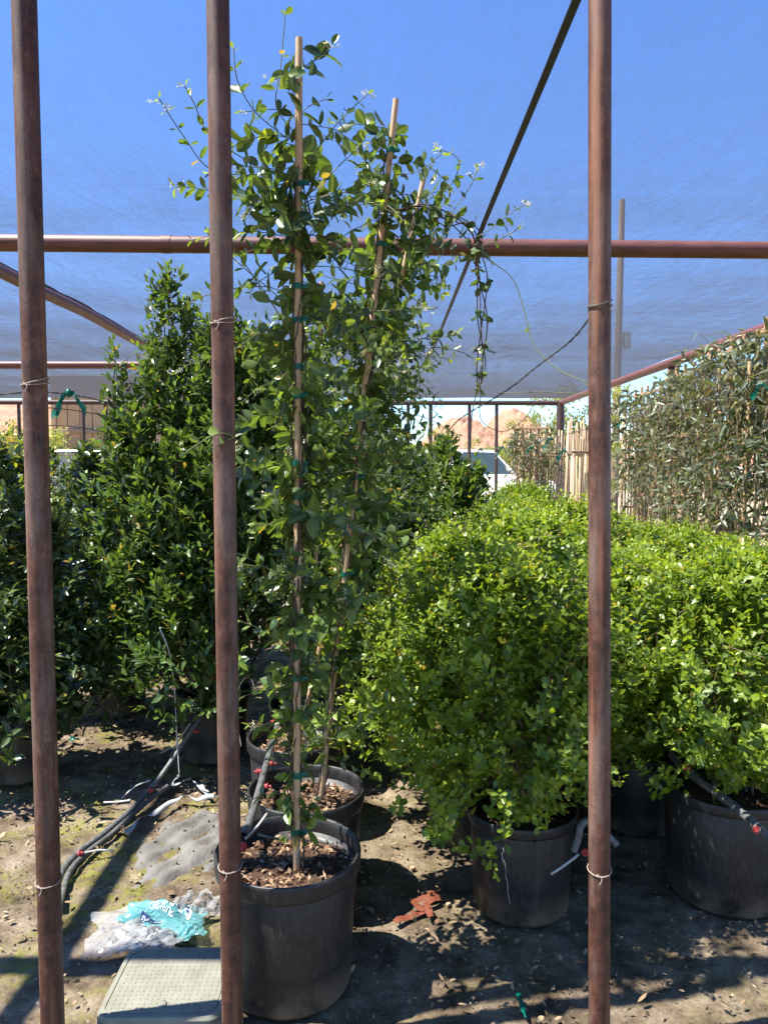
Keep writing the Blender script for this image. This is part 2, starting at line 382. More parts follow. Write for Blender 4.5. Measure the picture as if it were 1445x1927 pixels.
def leaves_on(rng, lv, path, pairs, L, ratio, opn=55, s0=.15, young=.25, alt=False, upw=.4, droop=0., tipsize=.55, curl=-.12, var=.2):
    m = len(path); n = pairs * (1 if alt else 2)
    if n < 1: return
    s = np.linspace(s0, 1.0, pairs); s = s if alt else np.repeat(s, 2)
    x = np.clip(s * (m - 1), 0, m - 1.001); i = x.astype(int); f = (x - i)[:, None]
    P = path[i] * (1 - f) + path[i + 1] * f; T = nrm(path[i + 1] - path[i])
    a = nrm(np.cross(T, np.tile([.31, .2, .93], (n, 1)) + rng.normal(0, .02, (n, 3)))); b = np.cross(T, a)
    k = np.arange(n); ph = rng.random() * 6.28
    ang = (k * 2.4 + ph) if alt else ((k // 2) * 1.571 + (k % 2) * 3.1416 + ph); ang = ang + rng.normal(0, .25, n)
    rad = a * np.cos(ang)[:, None] + b * np.sin(ang)[:, None]
    o = np.radians(opn + rng.normal(0, 14, n) - 22 * (s > .9))[:, None]
    A = nrm(T * np.cos(o) + rad * np.sin(o) + np.array([0, 0, -droop]) + rng.normal(0, .12, (n, 3)))
    N = T + UP * upw + rng.normal(0, .28, (n, 3)); N = nrm(N - A * (N * A).sum(1, keepdims=True))
    sz = L * (1 - (1 - tipsize) * np.clip((s - .55) / .45, 0, 1)) * rng.uniform(1 - var, 1 + var, n)
    G = np.clip((s - (1 - young)) / max(young, .01), 0, 1) * rng.uniform(.3, 1, n)
    lv.add(P + rad * .003, A, N, sz, sz * ratio * rng.uniform(.85, 1.15, n), curl + rng.normal(0, .1, n), rng.random(n), G)
LEAFVAR = {}
def leaf_parts(thingo, lv, kind, mat, count, name='leaf', rest='foliage', zb=12, seed=0):
    """the leaves that show largest as single parts, the others together"""
    rng = np.random.default_rng(seed); n = len(lv['P'])
    base = np.array(thingo.matrix_basis.translation if hasattr(thingo.matrix_basis, 'translation') else thingo.location)
    base = np.array(thingo.location)
    pw = lv['P'] + base; view = nrm(pw - np.array([0, 0, EYE])); dist = np.linalg.norm(pw - np.array([0, 0, EYE]), axis=1)
    score = dist - .25 * np.abs((lv['N'] * view).sum(1)) - lv['L'] * 2
    zs = lv['P'][:, 2]; bins = np.clip(((zs - zs.min()) / (np.ptp(zs) + 1e-6) * zb).astype(int), 0, zb - 1)
    pick = []
    for b in range(zb):
        ii = np.where(bins == b)[0]; ii = ii[np.argsort(score[ii])]; pick += list(ii[:max(1, int(round(count * len(zs[bins == b]) / n)))])
    pick = np.array(pick[:count], int); mask = np.ones(n, bool); mask[pick] = False
    key = (kind, mat.name)
    if key not in LEAFVAR:
        LEAFVAR[key] = []
        for j in range(9):
            one = dict(P=np.zeros((1, 3)), A=np.array([[0, 1., 0]]), N=np.array([[0, 0, 1.]]), L=np.array([1.]), W=np.array([1.]), C=np.array([-.22 + .11 * (j // 3)]), R=np.array([0.]), G=np.array([(0, .35, .85)[j % 3]]))
            LEAFVAR[key].append(leaf_mesh('leaf', one, kind, mat))
    for i in pick:
        g = lv['G'][i]; j = 3 * int(rng.integers(3)) + (0 if g < .15 else 1 if g < .55 else 2)
        o = bpy.data.objects.new(name, LEAFVAR[key][j]); COL.objects.link(o); o.parent = thingo
        A, N, P = lv['A'][i], lv['N'][i], lv['P'][i]; Sd = np.cross(A, N); L, Wd = lv['L'][i], lv['W'][i]
        o.matrix_basis = Matrix(((Sd[0] * Wd, A[0] * L, N[0] * L, P[0]), (Sd[1] * Wd, A[1] * L, N[1] * L, P[1]), (Sd[2] * Wd, A[2] * L, N[2] * L, P[2]), (0, 0, 0, 1)))
    r = link(rest, leaf_mesh(rest, sub(lv, mask), kind, mat), thingo); r['kind'] = 'stuff'
    return r

# ------------------------------------------------------------------ pots
def pot_profiles(Rr, h, taper=.80, lip=.05):
    body = [(0.001, .004), (Rr * taper * .93, .004), (Rr * taper * .97, .0), (Rr * taper, .012), (Rr * (taper + (.94 - taper) * .5), h * .5), (Rr * .935, h - lip - .004)]
    inner = [(Rr * .925, h - lip), (Rr * .92, h - .10), (Rr * .88, h - .16)]
    rim = [(Rr * .937, h - lip - .006), (Rr * .985, h - lip - .004), (Rr * .993, h - lip + .004), (Rr * 1.0, h - .012), (Rr * .995, h - .003), (Rr * .975, h), (Rr * .95, h - .004), (Rr * .935, h - .02), (Rr * .93, h - .06)]
    return body + inner, rim
def add_pot(t, Rr, h, seed=0, taper=.80, lip=.05, soil_depth=.075, wob=.006):
    b, r = pot_profiles(Rr, h, taper, lip)
    m = MB(); m.lathe(b, 44, wob=wob, seed=seed); p = m.build('pot', M['pot'], t)
    m = MB(); m.lathe(r, 44, wob=wob, seed=seed); m.build('rim', M['pot'], p)
    rg = np.random.default_rng(seed + 5); zs = h - soil_depth
    m = MB(); n = 30; rr = [0.0001, .25, .5, .75, 1.0]
    for q in rr:
        for j in range(n):
            a = 2 * math.pi * j / n
            m.v.append((Rr * .925 * q * math.cos(a), Rr * .925 * q * math.sin(a), zs + rg.normal(0, .006) + .012 * (1 - q)))
    for i in range(len(rr) - 1):
        for j in range(n): m.f.append((i * n + j, i * n + (j + 1) % n, (i + 1) * n + (j + 1) % n, (i + 1) * n + j))
    m.build('soil', M['soil'], t)
    return p
def chips(t, Rr, z, n, seed, name='bark_chips'):
    rng = np.random.default_rng(seed); q = np.sqrt(rng.random(n)) * Rr * .88; a = rng.random(n) * 6.283
    P = np.stack([q * np.cos(a), q * np.sin(a), z + .008 + rng.random(n) * .012], 1)
    A = nrm(np.stack([rng.normal(0, 1, n), rng.normal(0, 1, n), rng.normal(0, .35, n)], 1)); N = rng.normal(0, .5, (n, 3)) + UP; N = nrm(N - A * (N * A).sum(1, keepdims=True))
    L = rng.uniform(.010, .032, n)
    lv = dict(P=P, A=A, N=N, L=L, W=L * rng.uniform(.3, .7, n), C=rng.normal(0, .25, n), R=rng.random(n) ** 1.4, G=np.zeros(n))
    o = link(name, leaf_mesh(name, lv, 'chip', M['chip']), t); o['kind'] = 'stuff'
def flowers_mesh(pts, rng):
    V, F = [], []
    for p in pts:
        ax = nrm(rng.normal(0, 1, 3) + np.array([0, -.6, .4])); a = nrm(np.cross(ax, [.3, .5, .8])); b = np.cross(ax, a); r = rng.uniform(.006, .0105)
        for k in range(5):
            q = k * 1.2566; d = a * math.cos(q) + b * math.sin(q); e = a * math.cos(q + .9) + b * math.sin(q + .9); i = len(V)
            V += [tuple(p), tuple(p + d * r * .7 + e * r * .35), tuple(p + d * r * 1.15 + ax * r * .2), tuple(p + d * r * .7 - e * r * .2)]
            F.append((i, i + 1, i + 2, i + 3))
    m = MB(); m.v = V; m.f = F; return m

# ================================================================== SETTING
def hnoise(x, y, s=0):
    return (math.sin(x * 1.7 + s) * math.cos(y * 1.3 - s) + .5 * math.sin(x * 4.1 + y * 3.3 + s * 2) + .3 * math.sin(x * 9.7 - y * 7.9 + s))
def ground():
    # one sheet: fine near the camera, coarse to the horizon
    def axis(fine0, fine1, step, lim0, lim1):
        a = list(np.arange(fine0, fine1 + 1e-6, step)); s = step; x = fine1
        while x < lim1: s *= 1.35; x += s; a.append(min(x, lim1))
        s = step; x = fine0; b = []
        while x > lim0: s *= 1.35; x -= s; b.append(max(x, lim0))
        return np.array(b[::-1] + a)
    xs = axis(-1.9, 1.7, .018, -1500, 1500); ys = axis(1.7, 4.6, .018, -300, 2500)
    X, Y = np.meshgrid(xs, ys); rng = np.random.default_rng(3)
    Z = .010 * np.sin(X * 2.1 + 1) * np.cos(Y * 1.7) + .005 * np.sin(X * 7.3 + Y * 5.1) + .003 * np.sin(X * 17 - Y * 13)
    rnd = rng.normal(0, 1, X.shape); k = (rnd + np.roll(rnd, 1, 0) + np.roll(rnd, 1, 1) + np.roll(rnd, -1, 0) + np.roll(rnd, -1, 1)) / 5
    near = np.clip(1 - (np.hypot(X, Y - 3) - 2.5) / 1.5, 0, 1)
    Z = Z * np.clip(1 - (np.hypot(X, Y) - 20) / 10, 0, 1) + k * .0055 * near - .012
    n, m = X.shape; V = np.stack([X, Y, Z], -1).reshape(-1, 3); idx = np.arange(n * m).reshape(n, m)
    F = np.stack([idx[:-1, :-1], idx[:-1, 1:], idx[1:, 1:], idx[1:, :-1]], -1).reshape(-1, 4)
    me = bpy.data.meshes.new('ground'); me.from_pydata(V.tolist(), [], F.tolist()); me.materials.append(M['ground'])
    me.polygons.foreach_set('use_smooth', [True] * len(me.polygons)); me.update()
    o = link('ground', me); o['kind'] = 'structure'
    # litter
    n = 4600; rng = np.random.default_rng(8)
    px = rng.uniform(-2.1, 1.9, n); py = 1.75 + rng.random(n) ** 1.2 * 3.6
    d = np.array([hnoise(a * 2.2, b * 2.2, 1.3) for a, b in zip(px, py)]); keep = rng.random(n) < np.clip(.45 + .4 * d, .08, 1)
    px, py = px[keep], py[keep]; n = len(px)
    A = nrm(np.stack([rng.normal(0, 1, n), rng.normal(0, 1, n), rng.normal(0, .18, n)], 1)); N = rng.normal(0, .35, (n, 3)) + UP; N = nrm(N - A * (N * A).sum(1, keepdims=True))
    L = rng.uniform(.012, .05, n) * rng.uniform(.5, 1.0, n)
    lv = dict(P=np.stack([px, py, np.full(n, .006)], 1), A=A, N=N, L=L, W=L * rng.uniform(.3, .55, n), C=rng.normal(.12, .2, n), R=rng.random(n), G=np.zeros(n))
    o = link('leaf_litter', leaf_mesh('leaf_litter', lv, 'lau', M['litter'])); o['kind'] = 'stuff'; tag(o, 'dry tan leaves scattered over the dirt between the pots', 'leaf litter')
    n = 5200; px = rng.uniform(-2, 1.8, n); py = 1.75 + rng.random(n) * 2.9
    A = nrm(rng.normal(0, 1, (n, 3))); N = rng.normal(0, 1, (n, 3)); N = nrm(N - A * (N * A).sum(1, keepdims=True)); L = rng.uniform(.005, .019, n)
    lv = dict(P=np.stack([px, py, np.full(n, -.002)], 1), A=A, N=N, L=L, W=L * .9, C=rng.normal(0, .3, n), R=rng.random(n), G=np.zeros(n))
    o = link('soil_crumbs', leaf_mesh('soil_crumbs', lv, 'chip', M['clod'])); o['kind'] = 'stuff'; tag(o, 'small crumbs of soil and grit lying on the dirt', 'soil crumbs')
def hills():
    xs = np.concatenate([np.arange(-420, -40, 6), np.arange(-40, 160, 1.6), np.arange(160, 500, 6)]); ys = np.arange(380, 620, 5.)
    X, Y = np.meshgrid(xs, ys); Z = np.zeros_like(X) - 1
    for (cx, cy, h, sx, sy) in ((46, 450, 32.5, 21, 40), (79, 462, 38.5, 18, 45), (62, 480, 24, 45, 50), (112, 500, 24, 30, 50), (-215, 470, 43, 60, 60), (-120, 540, 26, 70, 50), (230, 520, 30, 80, 60), (20, 560, 14, 90, 40)):
        Z = np.maximum(Z, h * np.exp(-((X - cx) / sx) ** 2 / 2 * 1.0 - ((Y - cy) / sy) ** 2 / 2))
    rng = np.random.default_rng(5)
    Z += (np.sin(X * .31 + Y * .12) + .7 * np.sin(X * .7 - Y * .33 + 1) + .5 * np.sin(X * 1.5 + Y * .9)) * .04 * np.maximum(Z, 0) * .5 + rng.normal(0, .012, Z.shape) * np.clip(Z, 0, 20)
    n, m = X.shape; V = np.stack([X, Y, Z], -1).reshape(-1, 3); idx = np.arange(n * m).reshape(n, m)
    F = np.stack([idx[:-1, :-1], idx[:-1, 1:], idx[1:, 1:], idx[1:, :-1]], -1).reshape(-1, 4)
    me = bpy.data.meshes.new('hills'); me.from_pydata(V.tolist(), [], F.tolist()); me.materials.append(M['hill'])
    o = link('hills', me); o['kind'] = 'structure'
ground(); hills()

# ================================================================== SHADE STRUCTURE
ZR = 2.94
FARY, RX = 15.3, 3.7
def shade_structure():
    t = thing('shade_structure', 'pipe framed shade roof of dark knitted cloth over the plants', 'shade structure')
    # cloth, sagging a little between the beams
    xs = np.linspace(-9, RX + .02, 66); ys = np.linspace(-4.5, FARY, 100); X, Y = np.meshgrid(xs, ys)
    bays = np.array([-4.5, 2.0, 4.58, 9.9, FARY]); sg = np.zeros_like(Y)
    for a, b in zip(bays[:-1], bays[1:]):
        q = np.clip((Y - a) / (b - a), 0, 1); sg += np.where((Y >= a) & (Y < b), .05 * np.sin(q * math.pi), 0)
    Z = ZR + .062 - sg * .6 + .006 * np.sin(X * 2.3 + Y * 1.1) + .004 * np.sin(X * 5 - Y * 2.6)
    n, m = X.shape; V = np.stack([X, Y, Z], -1).reshape(-1, 3); idx = np.arange(n * m).reshape(n, m)
    F = np.stack([idx[:-1, :-1], idx[:-1, 1:], idx[1:, 1:], idx[1:, :-1]], -1).reshape(-1, 4)
    me = bpy.data.meshes.new('roof_cloth'); me.from_pydata(V.tolist(), [], F.tolist()); me.materials.append(M['cloth'])
    me.polygons.foreach_set('use_smooth', [True] * len(me.polygons)); me.update(); link('roof_cloth', me, t)
    def pipe(name, a, b, r, mat='beam', n=14):
        if name in ('far_post', 'side_post', 'corner_post'): mat = 'shadepipe'
        m = MB(); m.tube([a, b], r, n); return m.build(name, M[mat], t, autos=40)
    a, b = at(0, 457, 4.58), at(1445, 471, 4.58); d = (b - a) / (b.x - a.x)
    pipe('beam', a + d * (-9 - a.x), a + d * (RX - .06 - a.x), .051)
    pipe('beam', (-9, 1.99, ZR - .02), (RX - .06, 1.99, ZR - .02), .05)
    pipe('beam', (-9, -4.4, ZR), (RX - .06, -4.4, ZR), .05)
    a = at(100, 687, 9.9); pipe('beam', (-9, 9.9, a.z), (-1.9, 9.9, a.z), .05)
    pipe('far_beam', (-9, FARY, ZR - .02), (RX - .06, FARY, ZR - .04), .05, 'shadepipe')
    q = at(315, 460, 4.58); m = MB(); m.tube([q - Vector((.03, 0, 0)), q + Vector((.03, 0, 0))], .0535, 16); m.build('coupling', M['beam'], t, autos=40)
    # rafters, with the cloth sleeve round the left one
    pl = [at(-160, 407, 4.1)] + [at(x, y, Y) for x, y, Y in ((0, 507, 5.04), (100, 560, 5.9), (160, 592, 6.6), (265, 648, 8.04))] + [Vector((-2.62, 11, 2.90)), Vector((-2.62, FARY - .1, 2.9))]
    pl = [Vector((-2.57, -4.3, 2.9)), Vector((-2.57, 1.5, 2.9))] + pl[1:]
    for p in pl[2:]: p.x = -2.59
    m = MB(); m.tube(smooth_path(pl, 5), .045, 14); m.build('rafter', M['beam'], t)
    m = MB(); sp = smooth_path([p + Vector((-.02, 0, .055)) for p in pl], 6); rg = random.Random(4)
    m.tube(sp, [.016 + .014 * rg.random() for _ in sp], 8); m.build('cloth_fold', M['strap'], t)
    pipe('edge_rail', (RX + .06, -4.4, ZR - .01), (RX - .06, FARY + .05, ZR - .03), .058)
    # flat strap under the cloth
    m = MB(); pts = [(.567, -1, ZR + .02), (.565, 2.2, ZR + .005), (.561, 4.2, ZR + .005), (.56, 7, ZR - .01), (.54, 8.4, ZR - .05), (.50, 10.2, ZR + .0)]
    sp = smooth_path(pts, 6); k = 0
    for p in sp:
        m.v += [(p.x - .014, p.y, p.z), (p.x + .014, p.y, p.z), (p.x + .014, p.y, p.z - .004), (p.x - .014, p.y, p.z - .004)]
    for i in range(len(sp) - 1):
        for j in range(4): m.f.append((4 * i + j, 4 * i + (j + 1) % 4, 4 * i + 4 + (j + 1) % 4, 4 * i + 4 + j))
    m.build('strap', M['strap'], t, smooth=False)
    # posts under the far edge and the right edge
    for px in (37, 158, 200, 768, 810, 883, 934):
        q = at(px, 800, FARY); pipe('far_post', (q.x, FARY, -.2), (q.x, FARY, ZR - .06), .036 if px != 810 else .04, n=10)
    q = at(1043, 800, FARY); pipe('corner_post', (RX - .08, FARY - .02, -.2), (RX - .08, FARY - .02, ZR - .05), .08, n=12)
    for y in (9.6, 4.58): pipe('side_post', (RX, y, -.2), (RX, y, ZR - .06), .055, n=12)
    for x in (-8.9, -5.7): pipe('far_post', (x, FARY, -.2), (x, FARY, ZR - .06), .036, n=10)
shade_structure()

def front_post(top, bot, r, ties, label, seed):
    a, b = Vector(top), Vector(bot); d = (b - a)
    b2 = a + d * ((a.z + .25) / (a.z - b.z)); t0 = a + d * ((a.z - (ZR - .07)) / (a.z - b.z))
    t = thing('pipe_post', label, 'post', (b2.x, b2.y, b2.z), 'rusty pipe posts standing along the front')
    base = Vector((b2.x, b2.y, b2.z)); m = MB(); n = 18
    m.tube([(b2 - base) + (t0 - b2) * (i / n) for i in range(n + 1)], r, 22); m.build('pipe', M['rust'], t, autos=50)
    rg = random.Random(seed)
    for (px, py, style) in ties:
        z = at(px, py, a.y).z; c = b2 + (t0 - b2) * ((z - b2.z) / (t0.z - b2.z)) - base
        m = MB()
        for k in range(2 if style else 1):
            pts = []
            for j in range(15):
                q = 2 * math.pi * j / 13; pts.append(c + Vector((math.cos(q) * (r + .003), math.sin(q) * (r + .003), .010 * math.sin(q + rg.random() * .3 + k) * (.6 + .5 * k) + k * .004)))
            m.tube(pts, .0016, 6)
        e = c + Vector((r * .5 * (1 if style == 2 else -1), -r * .95, .0)); m.tube(smooth_path([e, e + Vector((.012, -.006, -.01)), e + Vector((.005, -.008, -.025))], 4), .0014, 5)
        m.build('wire_tie', M['wire' if style == 2 else 'galv'], t)
    return t
YP = 1.93
front_post(at(46, 0, YP), at(100, 1927, YP), .0305, [(70, 722, 1), (95, 1655, 0)], 'leftmost rusty pipe post, in front of the dark shrubs', 1)
front_post(at(410, 0, YP), at(438, 1927, YP), .0288, [(417, 607, 1), (435, 1628, 0)], 'rusty pipe post standing against the front pot with the tall staked vine', 2)
front_post(at(1128, 0, YP), at(1127, 1927, YP), .0285, [(1127, 575, 2), (1127, 1635, 0)], 'rightmost rusty pipe post, in front of the boxwood bushes', 3)

# ================================================================== STAKED VINES
def curve_leaf_shoot(rng, lv, stems, pts, pairs, L, young=.3, s0=.1, rad=.0016, **kw):
    p = np.array([list(q) for q in smooth_path(pts, 5)]); leaves_on(rng, lv, p, pairs, L, .58, s0=s0, young=young, **kw); stems.append((p, rad))
def vine(base, Rp, hp, stake, label, seed, nshoot, prof, extra=(), single=300, nfl=60, ties=(), pot=True, group='staked vines in pots standing in a row', chipn=420, front=.8):
    rng = np.random.default_rng(seed); t = thing('staked_vine', label, 'potted vine', base, group); B = np.array(base)
    add_pot(t, Rp, hp, seed, taper=.85); chips(t, Rp, hp - .075, chipn, seed)
    s0, s1 = np.array(stake[0]) - B, np.array(stake[1]) - B; ax = s1 - s0; ln = np.linalg.norm(ax); axn = ax / ln
    m = MB(); k = 14; pts = [Vector(s0 + ax * i / k) for i in range(k + 1)]
    m.tube(pts, [.0105 + (.0012 if i % 3 == 0 else 0) for i in range(k + 1)], 12); st = m.build('stake', M['bamboo'], t, autos=40)
    for z in ties:
        f = z; c = Vector(s0 + ax * f); m = MB(); pr = [(.0145, -.009), (.0155, 0), (.0145, .009)]; m.lathe(pr, 14, c=c, wob=.05, seed=int(f * 99))
        m.bbox(c + Vector((.02, -.006, rng.normal(0, .003))), (.026, .003, .014), .001); m.build('tie', M['tie'], st)
    lv = Leaves(); stems = []
    # main stems twining up the stake
    for j in range(4):
        ph = rng.random() * 6.28; top = rng.uniform(.8, .97); P = []
        for i in range(60):
            f = i / 59 * top; q = ph + f * 14 * (1 if j % 2 else .6); r = .016 + .008 * math.sin(i * .7 + j)
            P.append(s0 + ax * f + np.array([math.cos(q) * r, math.sin(q) * r, 0]) + rng.normal(0, .003, 3))
        P = np.array(P); stems.append((P, .0032 if j < 2 else .0024))
    fl = []
    for i in range(nshoot):
        f = rng.random() ** .85; f = .02 + f * .96; L_, w = prof(f)
        if rng.random() > w: continue
        a = rng.random() * 6.283
        if math.sin(a) < -.55 and rng.random() < front: continue
        d = np.array([math.cos(a), math.sin(a), rng.uniform(-.1, 1.0)]); ln_ = L_ * rng.uniform(.35, 1.3)
        p = shoot_path(rng, s0 + ax * f, d, ln_, droop=rng.uniform(.1, 1.5), wob=.22)
        yg = .35 if rng.random() < .45 else .05
        leaves_on(rng, lv, p, max(2, int(ln_ / .030)), .058 * rng.uniform(.7, 1.2), .60, opn=62, s0=.12, young=yg, tipsize=.45, droop=.15)
        stems.append((p, .0014))
        if rng.random() < nfl / max(nshoot, 1):
            for _ in range(rng.integers(2, 5)): fl.append(p[-1] + rng.normal(0, .012, 3))
    for i in range(int(nshoot * .16)):                      # long airy shoots
        f = rng.uniform(.35, .86); a = rng.choice([0, math.pi]) + rng.normal(0, .55); d = np.array([math.cos(a), math.sin(a), rng.uniform(-.2, .6)]); ln_ = rng.uniform(.22, .46) * (1.0 if f > .5 else .7)
        p = shoot_path(rng, s0 + ax * f, d, ln_, droop=rng.uniform(.2, 1.3), wob=.2, K=10); leaves_on(rng, lv, p, int(ln_ / .05), .046, .58, opn=60, s0=.3, young=.5, tipsize=.4); stems.append((p, .0015))
        for _ in range(rng.integers(1, 5)): fl.append(p[-1] + rng.normal(0, .013, 3))
    for i in range(int(nshoot * .40)):                      # short spurs hugging the stake
        f = rng.uniform(.04, .9); a = rng.uniform(-.5, 3.64); d = np.array([math.cos(a), math.sin(a), .3])
        p = shoot_path(rng, s0 + ax * f, d, rng.uniform(.03, .07), K=4); leaves_on(rng, lv, p, 2, .058, .64, opn=70, s0=.4, young=.02, tipsize=.9, droop=.35); stems.append((p, .0014))
    for e in extra:
        pts = [Vector(tuple(at(x, y, Y))) - Vector(base) for x, y, Y in e['p']]
        for c in range(e.get('copies', 1)):
            jj = [p + Vector(rng.normal(0, e.get('jit', 0.0), 3)) for p in pts] if c else pts
            curve_leaf_shoot(rng, lv, stems, jj, e.get('n', 6), e.get('L', .045), e.get('young', .3), e.get('s0', .1), e.get('r', .0016), opn=e.get('opn', 62), droop=.15, tipsize=.5)
        for _ in range(e.get('fl', 0)): fl.append(np.array(pts[-1]) + rng.normal(0, .014, 3))
    m = MB(); m2 = MB()
    for p, r in stems: (m if r > .0019 else m2).tube([tuple(x) for x in p], r, 5, False)
    m.build('stem', M['stem'], t); o = m2.build('side_shoots', M['gstem'], t); o['kind'] = 'stuff'
    if fl:
        o = flowers_mesh(fl, rng).build('flowers', M['flower'], t, smooth=False); o['kind'] = 'stuff'
    leaf_parts(t, lv.get(), 'jas', M['jas'], single, seed=seed)
    return t
def prof1(f):
    return (np.interp(f, [0, .2, .34, .5, .7, .88, 1], [.09, .17, .22, .27, .30, .27, .12]), np.interp(f, [0, .12, .3, .5, 1], [.6, .85, .95, .95, .9]))
b1 = (-.292, 2.195, 0)
vine(b1, .222, .412, [at(558, 1640, 2.18), at(563, 72, 2.24)], 'tall vine on the straight stake in the front pot', 11, 150, prof1,
     extra=[dict(p=[(470, 330, 2.2), (395, 318, 2.16), (345, 255, 2.14), (300, 185, 2.12)], n=6, L=.036, young=.3, s0=.3, fl=3),
            dict(p=[(460, 300, 2.2), (392, 250, 2.1), (366, 195, 2.1), (348, 162, 2.1)], n=4, L=.036, s0=.4, fl=2),
            dict(p=[(555, 250, 2.22), (520, 200, 2.2), (528, 130, 2.2), (537, 28, 2.2)], n=4, L=.055, young=.3, s0=.25),
            dict(p=[(540, 260, 2.2), (480, 210, 2.16), (447, 150, 2.12), (440, 92, 2.12)], n=4, L=.05, s0=.3),
            dict(p=[(565, 330, 2.22), (620, 250, 2.22), (655, 212, 2.2), (692, 176, 2.2)], n=5, L=.038, s0=.3, fl=3),
            dict(p=[(565, 380, 2.22), (640, 310, 2.2), (680, 270, 2.2), (690, 240, 2.2)], n=5, L=.045, s0=.2),
            dict(p=[(555, 860, 2.2), (480, 850, 2.02), (420, 815, 1.86), (352, 850, 1.85)], n=6, L=.044, young=.45, s0=.25, fl=2),
            dict(p=[(555, 640, 2.2), (505, 560, 2.05), (450, 480, 2.0), (432, 440, 1.98)], n=5, L=.05, s0=.3),
            dict(p=[(555, 1240, 2.2), (500, 1190, 2.1), (455, 1170, 2.05)], n=4, L=.045, young=.5, s0=.3),
            dict(p=[(560, 1330, 2.2), (620, 1390, 2.1), (680, 1360, 2.1), (700, 1340, 2.1)], n=4, L=.05, s0=.4),
            dict(p=[(560, 470, 2.2), (620, 400, 2.15), (680, 380, 2.12), (740, 400, 2.1)], n=5, L=.05, s0=.25)],
     ties=[.05, .12, .19, .24, .31, .37, .46, .50, .58, .615, .67, .71, .83], single=300, nfl=45)
b2 = (-.285, 2.655, 0)
vine(b2, .215, .40, [at(604, 1500, 2.64), at(745, 187, 2.66)], 'vine on the leaning stake in the second pot, its stems arching right', 12, 145,
     lambda f: (np.interp(f, [0, .25, .5, .8, 1], [.11, .2, .30, .34, .16]), np.interp(f, [0, .3, .9, 1], [.5, .9, .9, .5])),
     extra=[dict(p=[(715, 420, 2.65), (790, 385, 2.62), (850, 405, 2.6), (888, 440, 2.6), (900, 500, 2.6)], copies=5, jit=.022, n=7, L=.046, s0=.05, r=.0022, fl=2),
            dict(p=[(890, 440, 2.6), (902, 520, 2.6), (904, 600, 2.6), (908, 680, 2.6), (903, 735, 2.6)], copies=4, jit=.011, n=6, L=.044, s0=.1, r=.0022, fl=3),
            dict(p=[(890, 450, 2.6), (930, 425, 2.58), (960, 400, 2.58), (988, 385, 2.58)], n=4, L=.042, s0=.35, fl=4),
            dict(p=[(885, 470, 2.6), (940, 450, 2.58), (972, 432, 2.58)], n=3, L=.034, s0=.4, fl=3),
            dict(p=[(800, 380, 2.62), (850, 345, 2.6), (862, 300, 2.6), (825, 280, 2.6)], n=5, L=.042, s0=.2, fl=2),
            dict(p=[(850, 400, 2.6), (885, 350, 2.6), (898, 318, 2.6)], n=3, L=.035, s0=.3, fl=8),
            dict(p=[(740, 330, 2.65), (790, 320, 2.6), (830, 290, 2.6)], n=4, L=.04, s0=.2, fl=2),
            dict(p=[(860, 480, 2.6), (840, 500, 2.6), (835, 530, 2.58)], n=2, L=.052, s0=.5, young=.01),
            dict(p=[(905, 480, 2.6), (962, 522, 2.58), (985, 580, 2.55), (1005, 650, 2.5), (1050, 695, 2.4), (1105, 720, 2.25)], n=2, L=.02, s0=.5, r=.0018),
            dict(p=[(905, 735, 2.6), (905, 790, 2.6), (945, 812, 2.6), (985, 790, 2.6), (1005, 760, 2.6)], n=1, L=.01, s0=.9, r=.0016),
            dict(p=[(900, 720, 2.6), (888, 780, 2.6), (885, 838, 2.6)], n=1, L=.01, s0=.9, r=.002),
            dict(p=[(935, 740, 2.6), (1020, 738, 2.5), (1105, 742, 2.25)], n=2, L=.012, s0=.8, r=.0014),
            dict(p=[(750, 800, 2.65), (790, 840, 2.6), (815, 890, 2.6), (812, 930, 2.6)], n=2, L=.035, s0=.7, r=.0018)],
     ties=[.2, .33, .47, .56, .68, .80, .93], single=260, nfl=40)
b3 = (-.385, 3.19, 0)
vine(b3, .215, .40, [at(562, 1400, 3.19), at(797, 336, 3.2)], 'vine on a thin leaning stake in the third pot, behind the two front ones', 13, 115,
     lambda f: (np.interp(f, [0, .25, .5, .8, 1], [.12, .2, .26, .2, .10]), np.interp(f, [0, .3, .9, 1], [.4, .8, .8, .3])), ties=[.4, .6, .8], single=160, nfl=40)
b4 = (-.36, 3.64, 0)
vine(b4, .215, .40, [at(590, 1330, 3.64), at(605, 530, 3.66)], 'vine in the fourth pot of the row, half hidden behind the stakes', 14, 150,
     lambda f: (np.interp(f, [0, .25, .5, .8, 1], [.14, .24, .28, .22, .12]), .85), ties=[.4, .7], single=100, nfl=30, chipn=150)
for i, (x, y, zt, lab) in enumerate(((-.12, 4.3, 2.25, 'bushy vine with a flowering tip rising right of the leaning stake, behind the row'), (-.25, 5.0, 1.95, 'low bushy vine deep behind the row of staked vines'), (.10, 5.3, 1.75, 'vine beside the dark rounded shrub, behind the front row'))):
    vine((x, y, 0), .215, .40, [Vector((x, y, .33)), Vector((x + .05, y, zt))], lab, 21 + i, 190,
         lambda f: (np.interp(f, [0, .3, .6, .9, 1], [.2, .34, .36, .26, .14]), .95), ties=[.5], single=60, nfl=40, chipn=60,
         extra=[dict(p=[(700, 760, 4.3), (750, 735, 4.3), (790, 720, 4.3)], copies=6, jit=.05, n=5, L=.035, s0=.2, fl=4)] if i == 0 else ())

